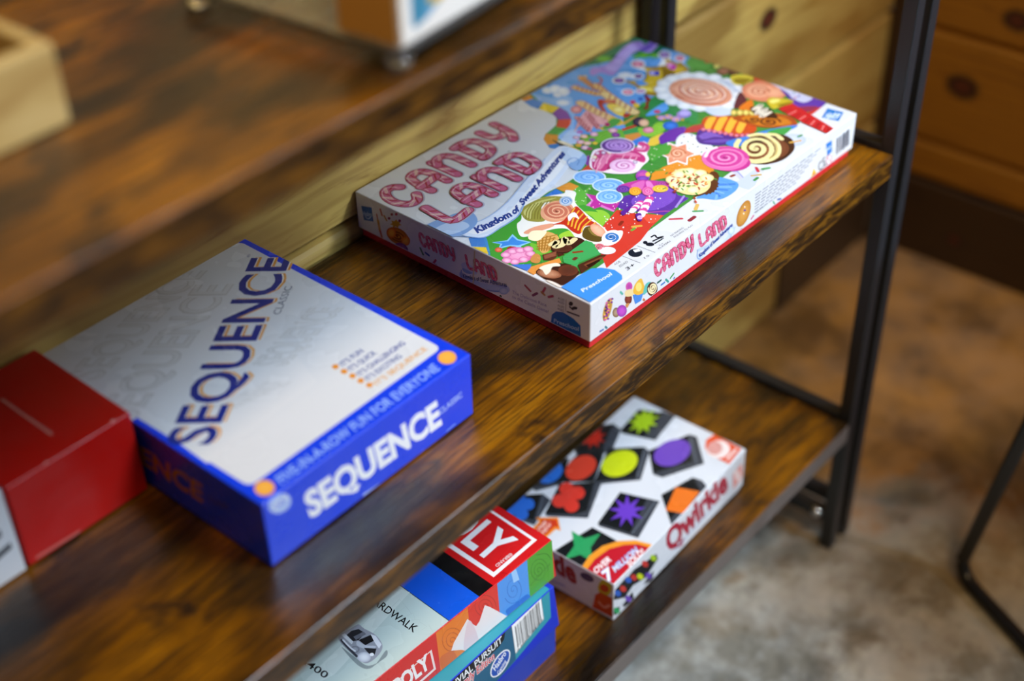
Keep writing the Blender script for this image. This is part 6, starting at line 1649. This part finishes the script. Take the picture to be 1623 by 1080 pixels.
# ================================================================ lower shelf boxes
ZL = -H2 + EPS
game_box('board_game_box', (0.03306, 0.03044, ZL), 0.02001, 0.23248, 0.14049, 0.05574, 0.05574 - .006, 'd9dce2', 'dcdce0', {'top': A['Qtop'], 'front': A['Qfront'], 'left': A['Qleft']},
         'white game box printed with black tiles and coloured shapes, on the lowest shelf', CARD_GLOSS, tilt=.0045)
tp = empty('board_game_box', (-.0272 - .3588, .0478, ZL), 0, 'deep blue and teal board game box at the bottom of the stack of two', 'board game box')
b = MB(); b.rbox(.004, .3568, .0028, .240, 0, .070, .0012, .0006, hexc('1c3cb0')); b.build('base_tray', CARD, tp)
tl = MB(); lh = .0523; z1 = H2 - .2517; z0 = z1 - lh
tl.rbox(0, .3546, .0028, .243, z0, z1, .0012, .001, hexc('1430c0'), shell=.0012, fl=(.0044, .0026), n=3)
P = Press(tl, (-.0054, .0002, z0), (1, 0, 0), (0, .0026 / lh, 1), Vector((0, -1, .0026 / lh)).normalized(), (.36, lh), .6); P.rect = (2., .4, 362.6, lh * 1000 - .6); P.run(A['Tfront'])
P = Press(tl, (0, .0028, z1), (1, 0, 0), (0, 1, 0), (0, 0, 1), (.3546, .24), .6); P.run([['P', '2f94a4', 0, [1, 1, 349, 1, 349, 200, 1, 200]]])
tl.build('lid', CARD, tp)
MA = math.radians(-3); mw, mdp, mh = .38, .236, .0467
mx = -.0244 - mw * math.cos(MA); my = .059 - mw * math.sin(MA)
mono = empty('board_game_box', (mx, my, ZL + z1 + .0009), MA, 'board game box with red band and toy car picture, on the teal box', 'board game box')
b = MB(); b.rbox(.003, mw - .003, .003, mdp - .003, 0, mh - .004, .0012, .0006, hexc('b81418')); b.build('base_tray', CARD, mono)
ml = MB(); ml.rbox(0, mw, 0, mdp, .0002, mh, .0012, .001, hexc('c8141c'), shell=.0012, fl=(.004, .0025), n=3)
P = Press(ml, (0, 0, mh), (1, 0, 0), (0, 1, 0), (0, 0, 1), (mw, mdp), .7); P.run(A['Mtop'])
P = Press(ml, (0, -.0025, 0), (1, 0, 0), (0, .0025 / mh, 1), Vector((0, -1, .0025 / mh)).normalized(), (mw, mh), .6); P.rect = (-2, .4, mw * 1000 + 2.2, mh * 1000 - .6); P.run(A['Mfront'])
ml.build('lid', CARD_GLOSS, mono)
# ================================================================ upper shelf things
cr = empty('wooden_crate', (-.64, .110, H1 + EPS), 0, 'pale open pine crate at the left end of the top shelf', 'crate')
CWd, CDp, CHt, th = .2795, .17, .046, .009
for nm, bx_ in (('front_board', (0, CWd, 0, th, 0, CHt)), ('back_board', (0, CWd, CDp - th, CDp, 0, CHt)), ('end_board', (CWd - th, CWd, th, CDp - th, 0, CHt)), ('end_board', (0, th, th, CDp - th, 0, CHt)), ('bottom_board', (th, CWd - th, th, CDp - th, 0, .005)), ('divider', (.05, .245, .075, .083, .005, .040))):
    m = MB(); m.rbox(*bx_, .0012, .0012); m.build(nm, PALE, cr)
rs = empty('acrylic_riser', (-.2136, .009, H1 + EPS), math.radians(5), 'clear acrylic riser plate on round feet under the white box', 'display riser')
m = MB(); m.rbox(-.002, .235, 0, .172, .0095, .0145, .003, .001); m.build('plate', ACRYL, rs)
for x, y in ((.005, .007), (.226, .007), (.005, .163), (.226, .163)):
    m = MB(); m.lathe([(.0045, 0), (.0072, .002), (.0078, .005), (.0065, .008), (.004, .0094)], (x, y, 0), 20); m.build('foot', ACRYL, rs)
wb = empty('carton', (-.2136, .009, H1 + .0152), math.radians(5), 'white carton with tan side and blue picture standing on the acrylic riser', 'box')
m = MB(); m.rbox(.002, .222, .001, .047, 0, .17, .0015, .001, hexc('e8e8e6'))
P = Press(m, (.002, .047, 0), (0, -1, 0), (0, 0, 1), (-1, 0, 0), (.046, .17), .3); P.run([['P', 'cc9a50', 0, [0, 0, 42, 0, 42, 170, 0, 170]]])
P = Press(m, (.002, .001, 0), (1, 0, 0), (0, 0, 1), (0, -1, 0), (.22, .17), .3)
P.run([['P', '5f9cc4', 0, [9, 9, 20, 9, 62, 26, 62, 150, 9, 150]], ['P', '3f86a8', 1, [10, 10, 18, 10, 24, 22, 20, 40, 11, 40]], ['E', 'c8b040', 'b89a30', 36, 22, 12, 3, -2, 6], ['P', '86a8b8', 1, [20, 30, 50, 34, 56, 70, 24, 60]], ['E', '3c6c88', '5a90b0', 34, 90, 14, 2, -2, 16]])
m.build('body', CARD, wb)
# ================================================================ the chair at the right edge
ch = empty('metal_chair', (.50, -.20, FZ), 0, 'black bent steel rod chair leg and runner on the floor at the right edge', 'chair')
rd = .0082; d = Vector((-.455, -.890, 0)); n = Vector((.890, -.455, 0)); z = FZ + rd
org = Vector((.50, -.20, FZ))
def sled(off):
    Bp = Vector((.4853, -.1354, z)) + n * off - org
    up = Vector((-.0203, -.0398, .245)).normalized()
    pts = [Bp + up * .47 , Bp + up * .30, Bp + up * .10]
    for k in range(7):
        t = k / 6; pts.append((Bp + up * .035) * (1 - t) ** 2 + Bp * 2 * t * (1 - t) + (Bp + d * .035) * t * t)
    E2 = Bp + d * .42; up2 = Vector((.09, .176, .98)).normalized()
    pts.append(Bp + d * .2)
    for k in range(7):
        t = k / 6; pts.append((E2 - d * .035) * (1 - t) ** 2 + E2 * 2 * t * (1 - t) + (E2 + up2 * .035) * t * t)
    pts += [E2 + up2 * .2, E2 + up2 * .478]
    m = MB(); m.tube(pts, rd, 14); m.build('sled_leg', ROD, ch)
    return Bp + up * .462, E2 + up2 * .47
a0, a1 = sled(0); b0, b1 = sled(.40)
for p, q in ((a0, b0), (a1, b1)):
    m = MB(); m.tube([p, (p + q) / 2, q], rd, 12); m.build('cross_bar', ROD, ch)
m = MB(); cs = [a0 - d * .03 - n * .005, b0 - d * .03 + n * .005, b1 + d * .03 + n * .005, a1 + d * .03 - n * .005]
zt = max(a0.z, a1.z) + rd + .001
lo = [len(m.v) + i for i in range(4)]; m.v += [(p.x, p.y, zt) for p in cs]; m.v += [(p.x, p.y, zt + .025) for p in cs]
m.face((3, 2, 1, 0)); m.face((4, 5, 6, 7))
for i in range(4): m.face((i, (i + 1) % 4, 4 + (i + 1) % 4, 4 + i))
so = m.build('seat', SEATM, ch); bv = so.modifiers.new('b', 'BEVEL'); bv.width = .01; bv.segments = 3
